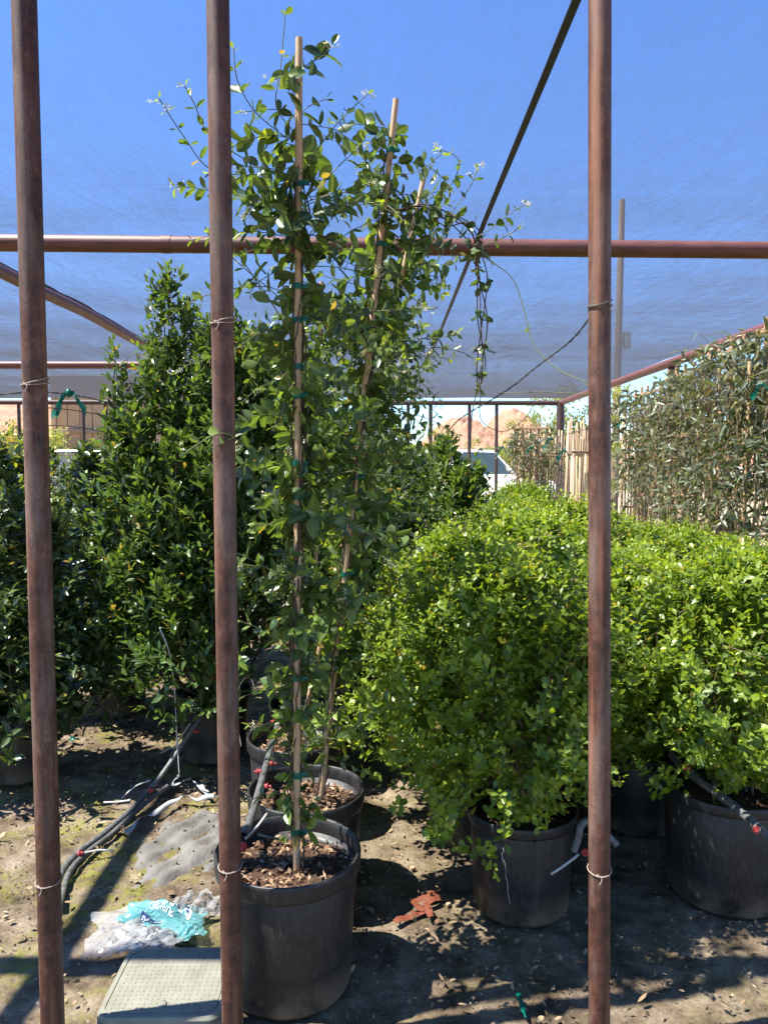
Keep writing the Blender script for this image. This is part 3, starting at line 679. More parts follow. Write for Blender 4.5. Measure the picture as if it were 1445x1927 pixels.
# ================================================================== BUSHES
def bush(lv, rng, center, z0, z1, Rm, prof, nsh, slen, pairs, L, ratio, opn, young, alt=False, up=.6, fill=.4, lump=.16, clump=.0, **kw):
    ph = rng.random(6) * 6.28
    for i in range(nsh):
        zf = rng.random() ** .9; th = rng.random() * 6.283; r = Rm * np.interp(zf, *prof)
        r *= 1 + lump * (math.sin(2 * th + ph[0] + zf * 3) + .7 * math.sin(3 * th + ph[1] - zf * 5) + .6 * math.sin(5 * th + ph[2] + zf * 9)) * .8
        r *= 1 + clump * math.sin(7 * th + ph[3] + 4 * zf) * math.sin(zf * 15 + ph[4] + 2 * th)
        q = rng.random() ** fill; rad = np.array([math.cos(th), math.sin(th), 0]); s = slen * (rng.uniform(.6, 1.35) if rng.random() < .80 else rng.uniform(1.3, 2.1)); r *= 1.0 if rng.random() < .85 else 1.16
        tip = np.array(center) + rad * r * q + np.array([0, 0, z0 + (z1 - z0) * zf]) + rng.normal(0, .02, 3)
        d = nrm(rad * q * (1.15 - zf) + UP * (up + .5 * zf) + rng.normal(0, .3, 3)); p = shoot_path(rng, tip - d * s * .8, d, s, droop=rng.uniform(-.2, .4), K=6)
        leaves_on(rng, lv, p, pairs, L * rng.uniform(.85, 1.15), ratio, opn=opn, s0=.12, young=young if q > .75 else .08, alt=alt, **kw)
def branches(rng, n, z0, zt, Rm, r0=.006, mat='twig'):
    m = MB()
    for i in range(n):
        a = rng.random() * 6.283; rr = Rm * rng.uniform(.3, .85); e = np.array([math.cos(a) * rr, math.sin(a) * rr, z0 + (zt - z0) * rng.uniform(.35, .95)])
        s = np.array([rng.normal(0, .03), rng.normal(0, .03), z0 - .03]); mid = s * .5 + e * .5 + np.array([0, 0, .12]) * rng.uniform(-.5, .6) - (e - s) * np.array([.2, .2, 0])
        P = smooth_path([Vector(s), Vector(mid), Vector(e)], 5); k = len(P)
        m.tube(P, [r0 * (1 - .75 * j / k) for j in range(k)], 5, False)
        for _ in range(3):
            j = rng.integers(k // 2, k); q = P[j]; m.tube([q, q + Vector(rng.normal(0, .05, 3)) + Vector((0, 0, .05)), q + Vector(rng.normal(0, .08, 3)) + Vector((0, 0, .12))], [r0 * .35, r0 * .28, r0 * .2], 4, False)
    return m
BOXP = ([0, .12, .35, .6, .82, 1], [.62, .86, 1, .94, .70, .20])
def copy_tree(o, parent=None):
    c = o.copy(); COL.objects.link(c); c.parent = parent
    for ch in o.children: copy_tree(ch, c)
    return c
def boxwood(loc, Rp, hp, Rm, zt, seed, label, single=0, rz=0, off=(0, 0), nsh=1250, taper=.86):
    rng = np.random.default_rng(seed); t = thing('boxwood_bush', label, 'boxwood', loc, 'boxwood bushes in black pots', 0)
    add_pot(t, Rp, hp, seed, taper=taper, lip=.035, soil_depth=.05)
    lv = Leaves(); bush(lv, rng, (off[0], off[1], 0), hp + .06, zt, Rm, BOXP, nsh, .13, 6, .0345, .64, 50, .6, lump=.28, clump=.26, fill=.3, var=.35)
    branches(rng, 16, hp, zt, Rm, .005).build('branches', M['twig'], t)
    if single: leaf_parts(t, lv.get(), 'box', M['box'], single, seed=seed)
    else:
        o = link('foliage', leaf_mesh('foliage', lv.get(), 'box', M['box']), t); o['kind'] = 'stuff'
    return t
bA = boxwood((.495, 2.60, 0), .198, .36, .48, 1.25, 31, 'boxwood bush in the cracked grey black pot just left of the right post', 300, off=(-.06, .05))
bB = boxwood((1.27, 2.68, 0), .235, .41, .50, 1.25, 32, 'boxwood bush in the big dark right pot with a hose over its rim', 200, off=(.05, .05))
bD = boxwood((.37, 3.12, 0), .20, .37, .52, 1.30, 33, 'boxwood bush in the pot half hidden behind the cracked pot', 100, off=(-.03, 0))
m = MB(); rg = random.Random(2); cp = []
for i in range(15):
    f = i / 14; z = .285 - .20 * f; rr = .198 * (.86 + .075 * z / .325) + .0012; q = R(-121 + 9 * f + rg.uniform(-1.6, 1.6)); cp.append((rr * math.cos(q), rr * math.sin(q), z))
m.tube(cp, [.0008 + .0008 * rg.random() for _ in cp], 5); m.tube([cp[2], (cp[2][0] + .03, cp[2][1] - .006, cp[2][2] - .015), (cp[2][0] + .055, cp[2][1] - .013, cp[2][2] - .03)], .0007, 5)
crk = m.build('crack', M['pale'], [c for c in bA.children if c.name.startswith('pot')][0])
# further rows, from these three
rows = [(1.13, 3.22, bA, 1.1, 1.0, 'boxwood bush in the black pot in deep shade just right of the right post'), (1.92, 3.35, bB, 2.0, 1.02, 'boxwood bush cut by the right picture edge, behind the big dark pot'), (.80, 3.80, bD, .7, 1.08, 'boxwood bush in the second row, behind the cracked pot'), (1.55, 3.95, bA, 2.6, 1.1, 'boxwood bush halfway between the right post and the right picture edge'),
        (.50, 4.45, bB, 4.0, 1.03, 'boxwood bush at the left border of the boxwood rows, below the dark rounded shrub'), (1.10, 4.65, bD, 2.2, 1.10, 'boxwood bush in the middle of the rows just left of the right post'), (2.05, 4.35, bA, 5.0, 1.1, 'boxwood bush under the nearest trellis vine'), (.88, 5.45, bA, 3.3, 1.12, 'boxwood bush right beside the dark rounded shrub'),
        (1.55, 5.35, bB, 1.0, 1.12, 'boxwood bush straight behind the right post'), (1.15, 6.3, bD, 4.4, 1.14, 'boxwood bush in the back row below the white truck'), (1.85, 6.2, bA, .4, 1.15, 'boxwood bush under the trellis vine with bare slats'), (1.45, 7.2, bB, 2.9, 1.15, 'farthest boxwood bush, below the dark canes'), (2.1, 5.3, bD, 5.5, 1.08, 'boxwood bush under the second trellis vine from the right edge')]
plain = {}
for src in (bA, bB, bD):                    # copies lose the single leaves, which the photo does not show there
    plain[src.name] = [c for c in src.children if not c.name.startswith('leaf')]
for (x, y, src, rz, sc, lab) in rows:
    c = src.copy(); COL.objects.link(c); c.location = (x, y, 0); c.rotation_euler = (0, 0, rz); k = .95 if x < 1.3 else .88 if x < 1.8 else .82; c.scale = (sc, sc, sc * k)
    c['label'] = lab or 'boxwood bush in the crowded rows behind the front boxwoods'
    for ch in plain[src.name]: copy_tree(ch, c)

def shrub(name, loc, Rp, hp, label, cat, seed, kind, mat, leaders, L, ratio, pairs, slen, opn, young, single=0, group=None, alt=True, nsh=60, up=.7, twig='trunk', **kw):
    """leaders: (dx, dy, z bottom, z top, radius)"""
    rng = np.random.default_rng(seed); t = thing(name, label, cat, loc, group); add_pot(t, Rp, hp, seed, lip=.04)
    lv = Leaves(); m = MB()
    for (dx, dy, z0, z1, rr) in leaders:
        n = int(nsh * (z1 - z0) * (rr / .2)); bush(lv, rng, (dx, dy, 0), z0, z1, rr, ([0, .15, .5, .8, 1], [.75, 1, .85, .55, .1]), n, slen, pairs, L, ratio, opn, young, alt=alt, up=up, fill=.5, lump=.12, **kw)
        P = smooth_path([Vector((rng.normal(0, .02), rng.normal(0, .02), hp - .1)), Vector((dx * .6, dy * .6, (hp + z0) / 2 + .1)), Vector((dx, dy, z0 * .4 + z1 * .6)), Vector((dx + rng.normal(0, .02), dy, z1 - .04))], 5)
        m.tube(P, [.009 * (1 - .8 * i / len(P)) for i in range(len(P))], 6, False)
    m.build('branches', M[twig], t)
    if single: leaf_parts(t, lv.get(), kind, M[mat], single, seed=seed)
    else:
        o = link('foliage', leaf_mesh('foliage', lv.get(), kind, M[mat]), t); o['kind'] = 'stuff'
    return t
def rel(px, py, Y, b): v = at(px, py, Y); return (v.x - b[0], v.y - b[1], v.z)
# tall laurel left of the vines
bl = (-.93, 3.98, 0)
ld = []
for (px, py, Y, zb, rr) in ((312, 508, 3.95, 1.0, .20), (350, 560, 4.1, .7, .30), (485, 600, 4.35, .7, .30), (550, 660, 4.4, .6, .30), (290, 640, 4.1, .8, .24), (215, 655, 3.9, .9, .15), (235, 800, 3.95, .5, .22), (440, 585, 4.2, .9, .24), (400, 580, 3.9, .6, .30), (455, 630, 4.0, .6, .25), (262, 760, 3.8, .7, .20), (505, 690, 4.1, .6, .24), (330, 800, 3.7, .6, .24), (420, 760, 3.7, .55, .25), (250, 1010, 3.75, .45, .24), (330, 1060, 3.6, .38, .24), (400, 1090, 3.65, .40, .2), (215, 1130, 3.85, .4, .18)):
    x, y, z = rel(px, py, Y, bl); ld.append((x, y, zb, z, rr))
shrub('laurel_shrub', bl, .205, .37, 'tall glossy dark green shrub left of the staked vines, the highest bush', 'shrub', 41, 'lau', 'lau', ld, .064, .42, 10, .15, 45, .35, 300, nsh=82, up=.9)
# low leafy skirt by the laurel pot, larger leaves
bs = (-.80, 3.50, 0)
# shrubs at the far left
lab = ['dark shrub at the left edge in front, its pot behind the left post', 'dark shrub behind the left post with narrow pointed leaves', 'shrub farther back at left, below the tan building', 'paler shrub deep at left, before the yellow machine', 'shrub outside the left post, at the picture edge']
for i, (x, y, ldr, sd) in enumerate(((-1.86, 3.72, [(0, 0, .36, 1.45, .36), (-.15, .1, .6, 1.68, .25), (.17, .05, .4, 1.4, .3), (.05, -.2, .26, .95, .36), (.25, -.1, .27, .9, .28), (-.2, -.15, .26, .9, .3)], 51),
                                  (-1.72, 4.72, [(0, 0, .36, 1.55, .40), (.25, .1, .36, 1.55, .32), (-.1, -.1, .5, 1.75, .26), (.3, -.2, .26, 1.2, .34), (-.25, -.1, .28, 1.2, .34), (.05, -.3, .24, .9, .34)], 52),
                                  (-1.75, 5.9, [(0, 0, .4, 1.75, .45), (.35, .1, .4, 1.7, .4), (-.3, -.1, .5, 1.65, .4)], 53),
                                  (-3.0, 6.4, [(0, 0, .4, 1.85, .5), (.4, .1, .5, 1.75, .4), (-.4, -.1, .5, 1.9, .4)], 54),
                                  (-2.5, 4.6, [(0, 0, .4, 1.75, .42), (.2, .1, .5, 1.65, .35), (-.2, -.1, .5, 1.8, .3)], 55))):
    shrub('dark_shrub', (x, y, 0), .20, .37, lab[i], 'shrub', sd, 'jas', 'vib' if i in (0, 1) else 'lit', ldr, .074, .46 if i else .5, 8, .16, 55, .2, 160 if i == 0 else 60 if i == 1 else 0, 'dark shrubs at left', nsh=78)
# dark rounded shrub in the middle distance and company
shrub('rounded_shrub', (.50, 6.0, 0), .21, .38, 'dark rounded shrub with whorled pointed leaves behind the boxwoods', 'shrub', 61, 'lau', 'lau', [(0, 0, .5, 1.80, .45), (-.25, .1, .5, 1.74, .4), (.22, -.05, .5, 1.58, .34), (.1, -.25, .4, 1.55, .36)], .085, .30, 11, .15, 48, .22, 0, nsh=125)
shrub('rounded_shrub', (-.45, 6.6, 0), .21, .38, 'dark shrub hidden deep behind the row of staked vines', 'shrub', 62, 'lau', 'lau', [(0, 0, .5, 1.75, .5), (.35, .1, .5, 1.6, .4), (-.4, 0, .5, 1.8, .4)], .075, .34, 10, .16, 48, .25, 0, nsh=85)
shrub('rounded_shrub', (-1.25, 5.6, 0), .21, .38, 'dark shrub behind the tall glossy shrub', 'shrub', 63, 'lau', 'lau', [(0, 0, .5, 1.9, .5), (.3, .1, .5, 1.9, .4), (-.3, 0, .5, 1.7, .4)], .075, .34, 10, .16, 48, .25, 0, nsh=85)

# ================================================================== VINES ON WOODEN TRELLISES
def trellis_part(t, w, h, z0, nv, nh, rz, fan=.25):
    m0 = Matrix.Rotation(rz, 4, 'Z'); tr = bpy.data.objects.new('trellis', None)
    for i in range(nv):
        f = i / (nv - 1) - .5; a = Vector((0, f * w * .45, z0)); b = Vector((0, f * w, z0 + h)); d = b - a
        m = MB(); q = d.to_track_quat('Z', 'Y').to_matrix(); m.bbox((a + b) / 2, (.018, .034, d.length), .003, q); o = m.build('slat', M['wood'], t, smooth=False); o.rotation_euler.z = rz
    for j in range(nh):
        z = z0 + h * (.2 + .76 * j / max(nh - 1, 1)); ww = w * (.45 + .55 * (z - z0) / h) + .06
        m = MB(); m.bbox((-.019, 0, z), (.016, ww, .032), .003); o = m.build('cross_slat', M['wood'], t, smooth=False); o.rotation_euler.z = rz
def trellis_vine(loc, label, seed, h, w, single=0, rz=0.0, nsh=150, lo=.75):
    rng = np.random.default_rng(seed); t = thing('trellis_vine', label, 'vine', loc, 'grey green vines on wooden trellises along the right edge'); add_pot(t, .21, .40, seed)
    trellis_part(t, w * .8, h - .26, .36, 5, 4, rz); lv = Leaves(); m = MB()
    c, s = math.cos(rz), math.sin(rz)
    for i in range(nsh):
        z = lo + (h - lo) * rng.random() ** .62; y = rng.uniform(-.56, .56) * w; x = rng.normal(0, .13)
        p0 = np.array([x * c - y * s, x * s + y * c, z]); a = rng.random() * 6.283
        d = np.array([math.cos(a), math.sin(a), rng.uniform(-.9, .9)]); ln = rng.uniform(.12, .42)
        p = shoot_path(rng, p0, d, ln, droop=rng.uniform(.2, 1.8), wob=.4); leaves_on(rng, lv, p, max(3, int(ln / .042)), .098 * rng.uniform(.65, 1.2), .30, opn=70, s0=.1, young=.12, alt=True, droop=.5, upw=.3, tipsize=.6)
        m.tube([tuple(q) for q in p], .0014, 4, False)
    for i in range(26):
        y = rng.normal(0, .12) * w; P = [np.array([rng.normal(0, .03), y * .4, .38])]
        for k in range(9): P.append(P[-1] + np.array([rng.normal(0, .05), rng.normal(0, .07) * w + y * .08, (h - .4) / 9.5]))
        P = [np.array([q[0] * c - q[1] * s, q[0] * s + q[1] * c, q[2]]) for q in P]; m.tube(smooth_path([Vector(q) for q in P], 3), .0024, 5, False)
    m.build('stems', M['twig'], t)
    for i in range(3):
        y = (i - 1) * .36 * w + rng.normal(0, .09); x = rng.normal(-.03, .05); q = MB(); hh = h - rng.uniform(-.03, .5)
        q.tube([(x * c - y * s, x * s + y * c, .3), (x * c - y * s + .02, x * s + y * c + rng.normal(0, .08), hh)], .010, 8); q.build('stake', M['wood'], t)
    if single: leaf_parts(t, lv.get(), 'har', M['har'], single, seed=seed)
    else:
        o = link('foliage', leaf_mesh('foliage', lv.get(), 'har', M['har']), t); o['kind'] = 'stuff'
    return t
trellis_vine((2.62, 4.75, 0), 'grey green vine on its trellis at the right picture edge, nearest of them', 71, 2.50, 1.0, 300, nsh=520)
trellis_vine((2.62, 5.65, 0), 'grey green vine second from the right edge, with a wooden cross bar below', 72, 2.44, 1.0, 200, nsh=480)
trellis_vine((2.66, 6.6, 0), 'grey green vine third from the right edge, by the green taped wire', 73, 2.38, 1.0, 80, nsh=430)
trellis_vine((2.72, 7.7, 0), 'grey green vine just right of the right post with bare slats at its top', 74, 2.32, .9, 0, nsh=300, lo=1.0)
trellis_vine((2.25, 11.4, 0), 'thin vine on dark slats left of the bundle of canes, far back', 75, 2.15, .62, 0, nsh=330, rz=1.3, lo=.4)
def cane_panel(loc, label, w, h, n, rz, lean):
    t = thing('cane_trellis', label, 'trellis', loc, None, rz); rg = random.Random(n)
    for i in range(n):
        f = (i + .5) / n - .5; m = MB(); r = rg.uniform(.008, .017); hh = h * rg.uniform(.95, 1.02)
        m.tube([(f * w * .8, rg.uniform(-.015, .015), 0), (f * w + lean + rg.uniform(-.01, .01), rg.uniform(-.02, .02), hh)], r, 7); m.build('cane', M['bamboo'], t)
    for z in (.5, 1.1, 1.75):
        m = MB(); m.bbox((lean * z / h, -.03, z), (w * .95, .016, .03), .003); m.build('cross_slat', M['wood'], t, smooth=False)
cane_panel((2.68, 10.1, 0), 'upright bundle of tan canes beside the right post', .62, 2.2, 20, .15, .10)
cane_panel((2.45, 12.6, 0), 'shorter group of dark canes farther back, before the hills', .7, 2.2, 14, -.1, .03)
cane_panel((3.05, 9.0, 0), 'tan cane panel half covered by the right post', .55, 2.25, 14, .3, .05)

cane_panel((2.62, 11.6, 0), 'row of tan canes just left of the corner post', .6, 2.15, 13, .1, .06)
cane_panel((2.30, 8.6, 0), 'low tan canes between the boxwoods and the trellis vines', .5, 1.75, 9, .5, .03)
# ================================================================== WIRES, TAPES
def twisted(pts, r, label, name='support_wire', mat='wire', two=True, group=None, cat='wire', pitch=55):
    P = smooth_path(pts, 16); m = MB()
    for ph in ((0, math.pi) if two else (0,)):
        Q = []; acc = 0
        for i, p in enumerate(P):
            if i: acc += (p - P[i - 1]).length
            q = acc * pitch + ph; Q.append(p + (Vector((math.cos(q) * r, 0, math.sin(q) * r)) if two else Vector()))
        m.tube(Q, r * (.75 if two else 1), 5)
    return tag(m.build(name, M[mat], None), label, cat, group)
def tape(p, label, seed, s=1.0):
    rg = random.Random(seed); p = Vector(p); m = MB(); n = 9
    for k in range(3):
        a = rg.uniform(-1, 1); L = .07 * s * rg.uniform(.6, 1.2); w = .026 * s; i0 = len(m.v)
        d = Vector((math.cos(a) * (1 if k % 2 else -1), rg.uniform(-.3, .3), -.6 - .9 * rg.random())).normalized()
        for i in range(n):
            f = i / (n - 1); c = p + d * L * f + Vector((0, .01 * math.sin(f * 7 + k), .012 * s * math.sin(f * 5 + a))); ww = w * (.35 + .65 * f)
            m.v += [tuple(c + Vector((0, .004 * math.sin(f * 9), ww / 2))), tuple(c + Vector((.006 * math.sin(f * 11), .006, 0))), tuple(c - Vector((0, 0, ww / 2)))]
        for i in range(n - 1):
            for j in range(2): q = i0 + 3 * i + j; m.f.append((q, q + 1, q + 4, q + 3))
    m.lathe([(.002, -.012 * s), (.009 * s, -.006 * s), (.011 * s, 0), (.008 * s, .008 * s), (.002, .014 * s)], 8, c=p, wob=.15, seed=seed)
    return tag(m.build('tie_tape', M['tie'], None), label, 'tape', 'green tie tapes on the wires')
twisted([at(1110, 596, 1.95), at(1075, 640, 2.1), at(1010, 690, 2.4), at(950, 737, 2.7), at(870, 785, 3.0), at(840, 815, 3.2)], .0022, 'dark twisted wire running down left from the right post')
twisted([at(1470, 712, 4.3), at(1320, 752, 5.3), at(1170, 790, 6.8), at(1045, 822, 9.0), at(930, 845, 9.5), at(800, 838, 10)], .003, 'wire with green tapes crossing in front of the trellis vines', two=True)
twisted([at(-20, 745, 2.4), at(60, 738, 2.5), at(130, 742, 2.7), at(205, 758, 3.1), at(300, 790, 3.6)], .0022, 'upper twisted wire with a green tape beside the left post')
twisted([at(60, 765, 2.5), at(140, 772, 2.8), at(210, 785, 3.2), at(280, 800, 3.6)], .0018, 'middle wire beside the left post, before the tan building', two=False)
twisted([at(60, 800, 2.6), at(140, 803, 2.9), at(220, 818, 3.3), at(290, 835, 3.7)], .0016, 'lowest thin wire beside the left post', two=False)
for i, (px, py, Y, s, l) in enumerate(((130, 740, 2.68, 1.25, 'large green tape knotted on the wire beside the left post'), (1036, 825, 9.1, 1.7, 'green tape on the wire beside the corner post'), (1062, 848, 9.2, 1.8, 'green tape hanging in front of the tan canes'),
                                       (945, 842, 9.5, 1.9, 'green tape in front of the white truck'), (1172, 790, 6.8, 1.3, 'green tape on the wire just right of the right post'), (1432, 724, 4.45, 1.1, 'green tape on the wire at the right picture edge'), (905, 845, 9.6, 1.6, 'green tape just left of the white truck'), (1000, 842, 9.3, 1.5, 'green tape before the dark slats'))):
    tape(at(px, py, Y), l, i, s)

# ================================================================== HOSES AND DRIP PARTS
def emitter(p, parent, d=(1, 0, 0), s=1.0):
    m = MB(); p = Vector(p); d = Vector(d).normalized(); m.tube([p - d * .004, p + d * .010], .0075 * s, 8); m.tube([p + d * .010, p + d * .020], .004 * s, 8); m.tube([p + d * .006, p + d * .0075], .011 * s, 10)
    return m.build('emitter', M['red'], parent, autos=40)
def hose(name, label, pts, r, ems=(), tubes=(), open_end=False, mat='hose'):
    t = thing(name, label, 'hose', tuple(pts[0])); b = Vector(pts[0]); P = [p - b for p in smooth_path(pts, 8)]
    m = MB(); m.tube(P, r, 12, cap=not open_end)
    if open_end:
        e = P[-1]; d = (P[-1] - P[-2]).normalized(); m.tube([e + d * .001, e - d * .05], r * .78, 12, cap=False)
    m.build('hose_line', M[mat], t, autos=60)
    for p, d in ems: emitter(Vector(p) - b, t, d, 1.25)
    for tp, rr, mm in tubes:
        m = MB(); m.tube([p - b for p in smooth_path(tp, 6)], rr, 8); m.build('drip_tube', M[mm], t)
    return t
G = lambda x, y, z: gr(x, y, z)
hl = [G(408, 1303, .40), G(385, 1340, .33), G(350, 1392, .22), G(305, 1458, .10), G(262, 1510, .035), G(200, 1565, .016), G(150, 1603, .014), G(118, 1640, .016), G(100, 1700, .016)]
hose('drip_hose', 'grey drip hose running down from the tall shrub pot across the dirt', hl, .0125,
     [(G(282, 1487, .07), (1, -.4, 0)), (G(367, 1376, .26), (1, -.3, .1)), (G(150, 1606, .03), (1, -.2, .3))],
     [([G(284, 1468, .09), G(255, 1480, .05), G(230, 1502, .01)], .0035, 'pale'), ([G(246, 1506, .04), G(220, 1509, .02), G(196, 1510, .01)], .0045, 'pale'), ([G(152, 1607, .02), G(185, 1600, .02), G(216, 1601, .012)], .0042, 'pale'),
      ([G(318, 1438, .13), G(330, 1405, .12), G(358, 1362, .29)], .0035, 'pale'), ([G(345, 1400, .2), G(320, 1408, .12), G(302, 1418, .05)], .0035, 'pale')])
hl2 = [p + Vector((.03, -.012, -.002)) for p in hl[3:]]
hl2[0].z = .05
hose('drip_hose', 'second grey hose lying along the first on the dirt', hl2, .011)
hv = [G(548, 1296, .45), G(527, 1350, .437), G(505, 1425, .432), G(484, 1500, .432), G(470, 1545, .44), G(459, 1572, .44)]
hose('drip_hose', 'grey hose laid over the rims of the staked vine pots, open at its end', hv, .0125,
     [(G(518, 1358, .44), (-1, 0, .1)), (G(528, 1373, .44), (1, 0, 0)), (G(489, 1452, .44), (-1, 0, 0)), (G(510, 1437, .44), (1, 0, 0)), (G(500, 1480, .44), (1, 0, 0)), (G(458, 1590, .42), (0, -1, -.4))],
     [([G(462, 1578, .43), G(485, 1555, .44), G(502, 1532, .44)], .0042, 'pale'), ([G(485, 1570, .43), G(510, 1576, .42), G(540, 1582, .38)], .0038, 'hose')], True)
hA = [G(1160, 1590, .30), G(1130, 1560, .35), G(1108, 1545, .385), G(1093, 1553, .375), G(1087, 1578, .33), G(1079, 1602, .29)]
hose('drip_hose', 'short pale grey hose bent over the rim of the cracked pot, open at its end', hA, .0125, [(G(1101, 1602, .29), (-.3, -1, -.3))],
     [([G(1088, 1608, .28), G(1062, 1628, .27), G(1036, 1645, .25)], .0042, 'pale'), ([G(1085, 1548, .35), G(1050, 1556, .335), G(1022, 1572, .33), G(1004, 1588, .32)], .003, 'strap')], True)
hB = [G(1262, 1420, .47), G(1300, 1458, .45), G(1350, 1494, .44), G(1405, 1538, .43), G(1450, 1585, .42), G(1490, 1640, .40)]
hose('drip_hose', 'grey hose resting on the rim of the big dark pot at right', hB, .0145, [(G(1424, 1560, .43), (-.6, -1, -.3)), (G(1290, 1444, .47), (.3, -1, .2))])
twisted([G(454, 1405, .4), G(446, 1340, .48), G(452, 1290, .55), G(470, 1275, .55), G(478, 1300, .5), G(455, 1312, .5)], .0018, 'thin dark drip tube looping beside the second post', 'drip_tube', 'hose', False, cat='tube')

# ================================================================== THINGS ON THE GROUND
def ribbon(pts, w, mat, name, label, cat, seed=0, up=None, group=None, twist=.9):
    rg = random.Random(seed); P = smooth_path(pts, 6); m = MB()
    for i, p in enumerate(P):
        d = (P[min(i + 1, len(P) - 1)] - P[max(i - 1, 0)]).normalized(); u = up or Vector((0, 0, 1)); s = d.cross(u); s = s.normalized() if s.length > 1e-4 else Vector((1, 0, 0))
        tw = twist * math.sin(i * .45 + seed); s = s * math.cos(tw) + Vector((0, 0, 1)) * math.sin(tw) * .8
        c = p + Vector((0, 0, abs(math.sin(tw)) * w * .4)); m.v += [tuple(c + s * w / 2), tuple(c + Vector((0, 0, .002))), tuple(c - s * w / 2)]
    for i in range(len(P) - 1):
        for j in range(2): q = 3 * i + j; m.f.append((q, q + 1, q + 4, q + 3))
    o = m.build(name, M[mat], None); sol = o.modifiers.new('thick', 'SOLIDIFY'); sol.thickness = .0006
    return tag(o, label, cat, group)
def folded_ribbon(pts, w, mat, name, label):
    m = MB(); P = [Vector(p) for p in pts]
    for k in range(len(P) - 1):
        a, b = P[k], P[k + 1]; d = (b - a).normalized(); sd = Vector((-d.y, d.x, 0)).normalized() * w / 2; i0 = len(m.v); n = 6
        for i in range(n):
            f = i / (n - 1); c = a.lerp(b, f) + Vector((0, 0, .004 * math.sin(f * 6 + k) + .0025 * k)); t_ = .35 * math.sin(f * 3 + k * 2)
            m.v += [tuple(c + sd + Vector((0, 0, t_ * w * .4))), tuple(c + Vector((0, 0, .0015))), tuple(c - sd - Vector((0, 0, t_ * w * .2)))]
        for i in range(n - 1):
            for q in range(2): v = i0 + 3 * i + q; m.f.append((v, v + 1, v + 4, v + 3))
    o = m.build(name, M[mat], None, smooth=False); tag(o, label, 'ribbon'); sm = o.modifiers.new('thick', 'SOLIDIFY'); sm.thickness = .0007
folded_ribbon([G(742, 1735, .008), G(775, 1722, .010), G(800, 1716, .010), G(776, 1700, .012), G(820, 1683, .020), G(826, 1694, .014), G(800, 1706, .012), G(812, 1732, .010)], .024, 'orange', 'orange_ribbon', 'crumpled orange ribbon on the dirt right of the front pot')
ribbon([G(238, 1572, .008), G(262, 1545, .012), G(300, 1528, .012), G(340, 1502, .015), G(372, 1505, .012), G(405, 1500, .014)], .028, 'white', 'white_tape', 'torn white tape lying on the dirt before the tall shrub pot', 'tape', 5)
ribbon([G(405, 1470, .02), G(380, 1478, .03), G(392, 1495, .02), G(360, 1470, .02), G(325, 1478, .015), G(338, 1460, .03)], .022, 'white', 'white_tape', 'crumpled end of white tape beside the tall shrub pot', 'tape', 9)
ribbon([at(300, 1182, 3.55), at(318, 1225, 3.55), at(328, 1290, 3.55), at(333, 1380, 3.55), at(338, 1462, 3.5)], .008, 'white', 'white_tape', 'narrow white strip hanging down from the tall shrub', 'tape', 1, up=Vector((0, 1, 0)))
ribbon([G(975, 1870, .006), G(982, 1895, .012), G(990, 1920, .006)], .016, 'tie', 'green_tape', 'scrap of green tape on the dirt near the bottom edge', 'tape', 3)
ribbon([G(132, 1392, .01), G(142, 1393, .014), G(152, 1394, .008)], .03, 'tie', 'green_tape', 'small green scrap on the mossy dirt beyond the left post', 'tape', 4)
# weed fabric scrap
def weed_fabric():
    rng = np.random.default_rng(6); n = 60; u = np.linspace(-.5, .5, n); U, V_ = np.meshgrid(u, u); c = gr(352, 1590)
    X = c.x + U * .36 + V_ * .06; Y = c.y + V_ * .62
    Z = -.002 + .012 * np.sin(U * 9 + V_ * 4) * np.cos(V_ * 11 + 1) + .007 * np.sin(U * 23 - V_ * 17) + rng.normal(0, .0012, U.shape) - .035 * np.clip(np.hypot(U, V_) * 2 - .72, 0, 1)
    idx = np.arange(n * n).reshape(n, n); F = np.stack([idx[:-1, :-1], idx[:-1, 1:], idx[1:, 1:], idx[1:, :-1]], -1).reshape(-1, 4)
    me = bpy.data.meshes.new('weed_fabric'); me.from_pydata(np.stack([X, Y, Z], -1).reshape(-1, 3).tolist(), [], F.tolist()); me.materials.append(M['fabric'])
    me.polygons.foreach_set('use_smooth', [True] * len(me.polygons)); tag(link('weed_fabric', me), 'torn grey weed fabric half buried in the dirt left of the front pot', 'fabric')
weed_fabric()
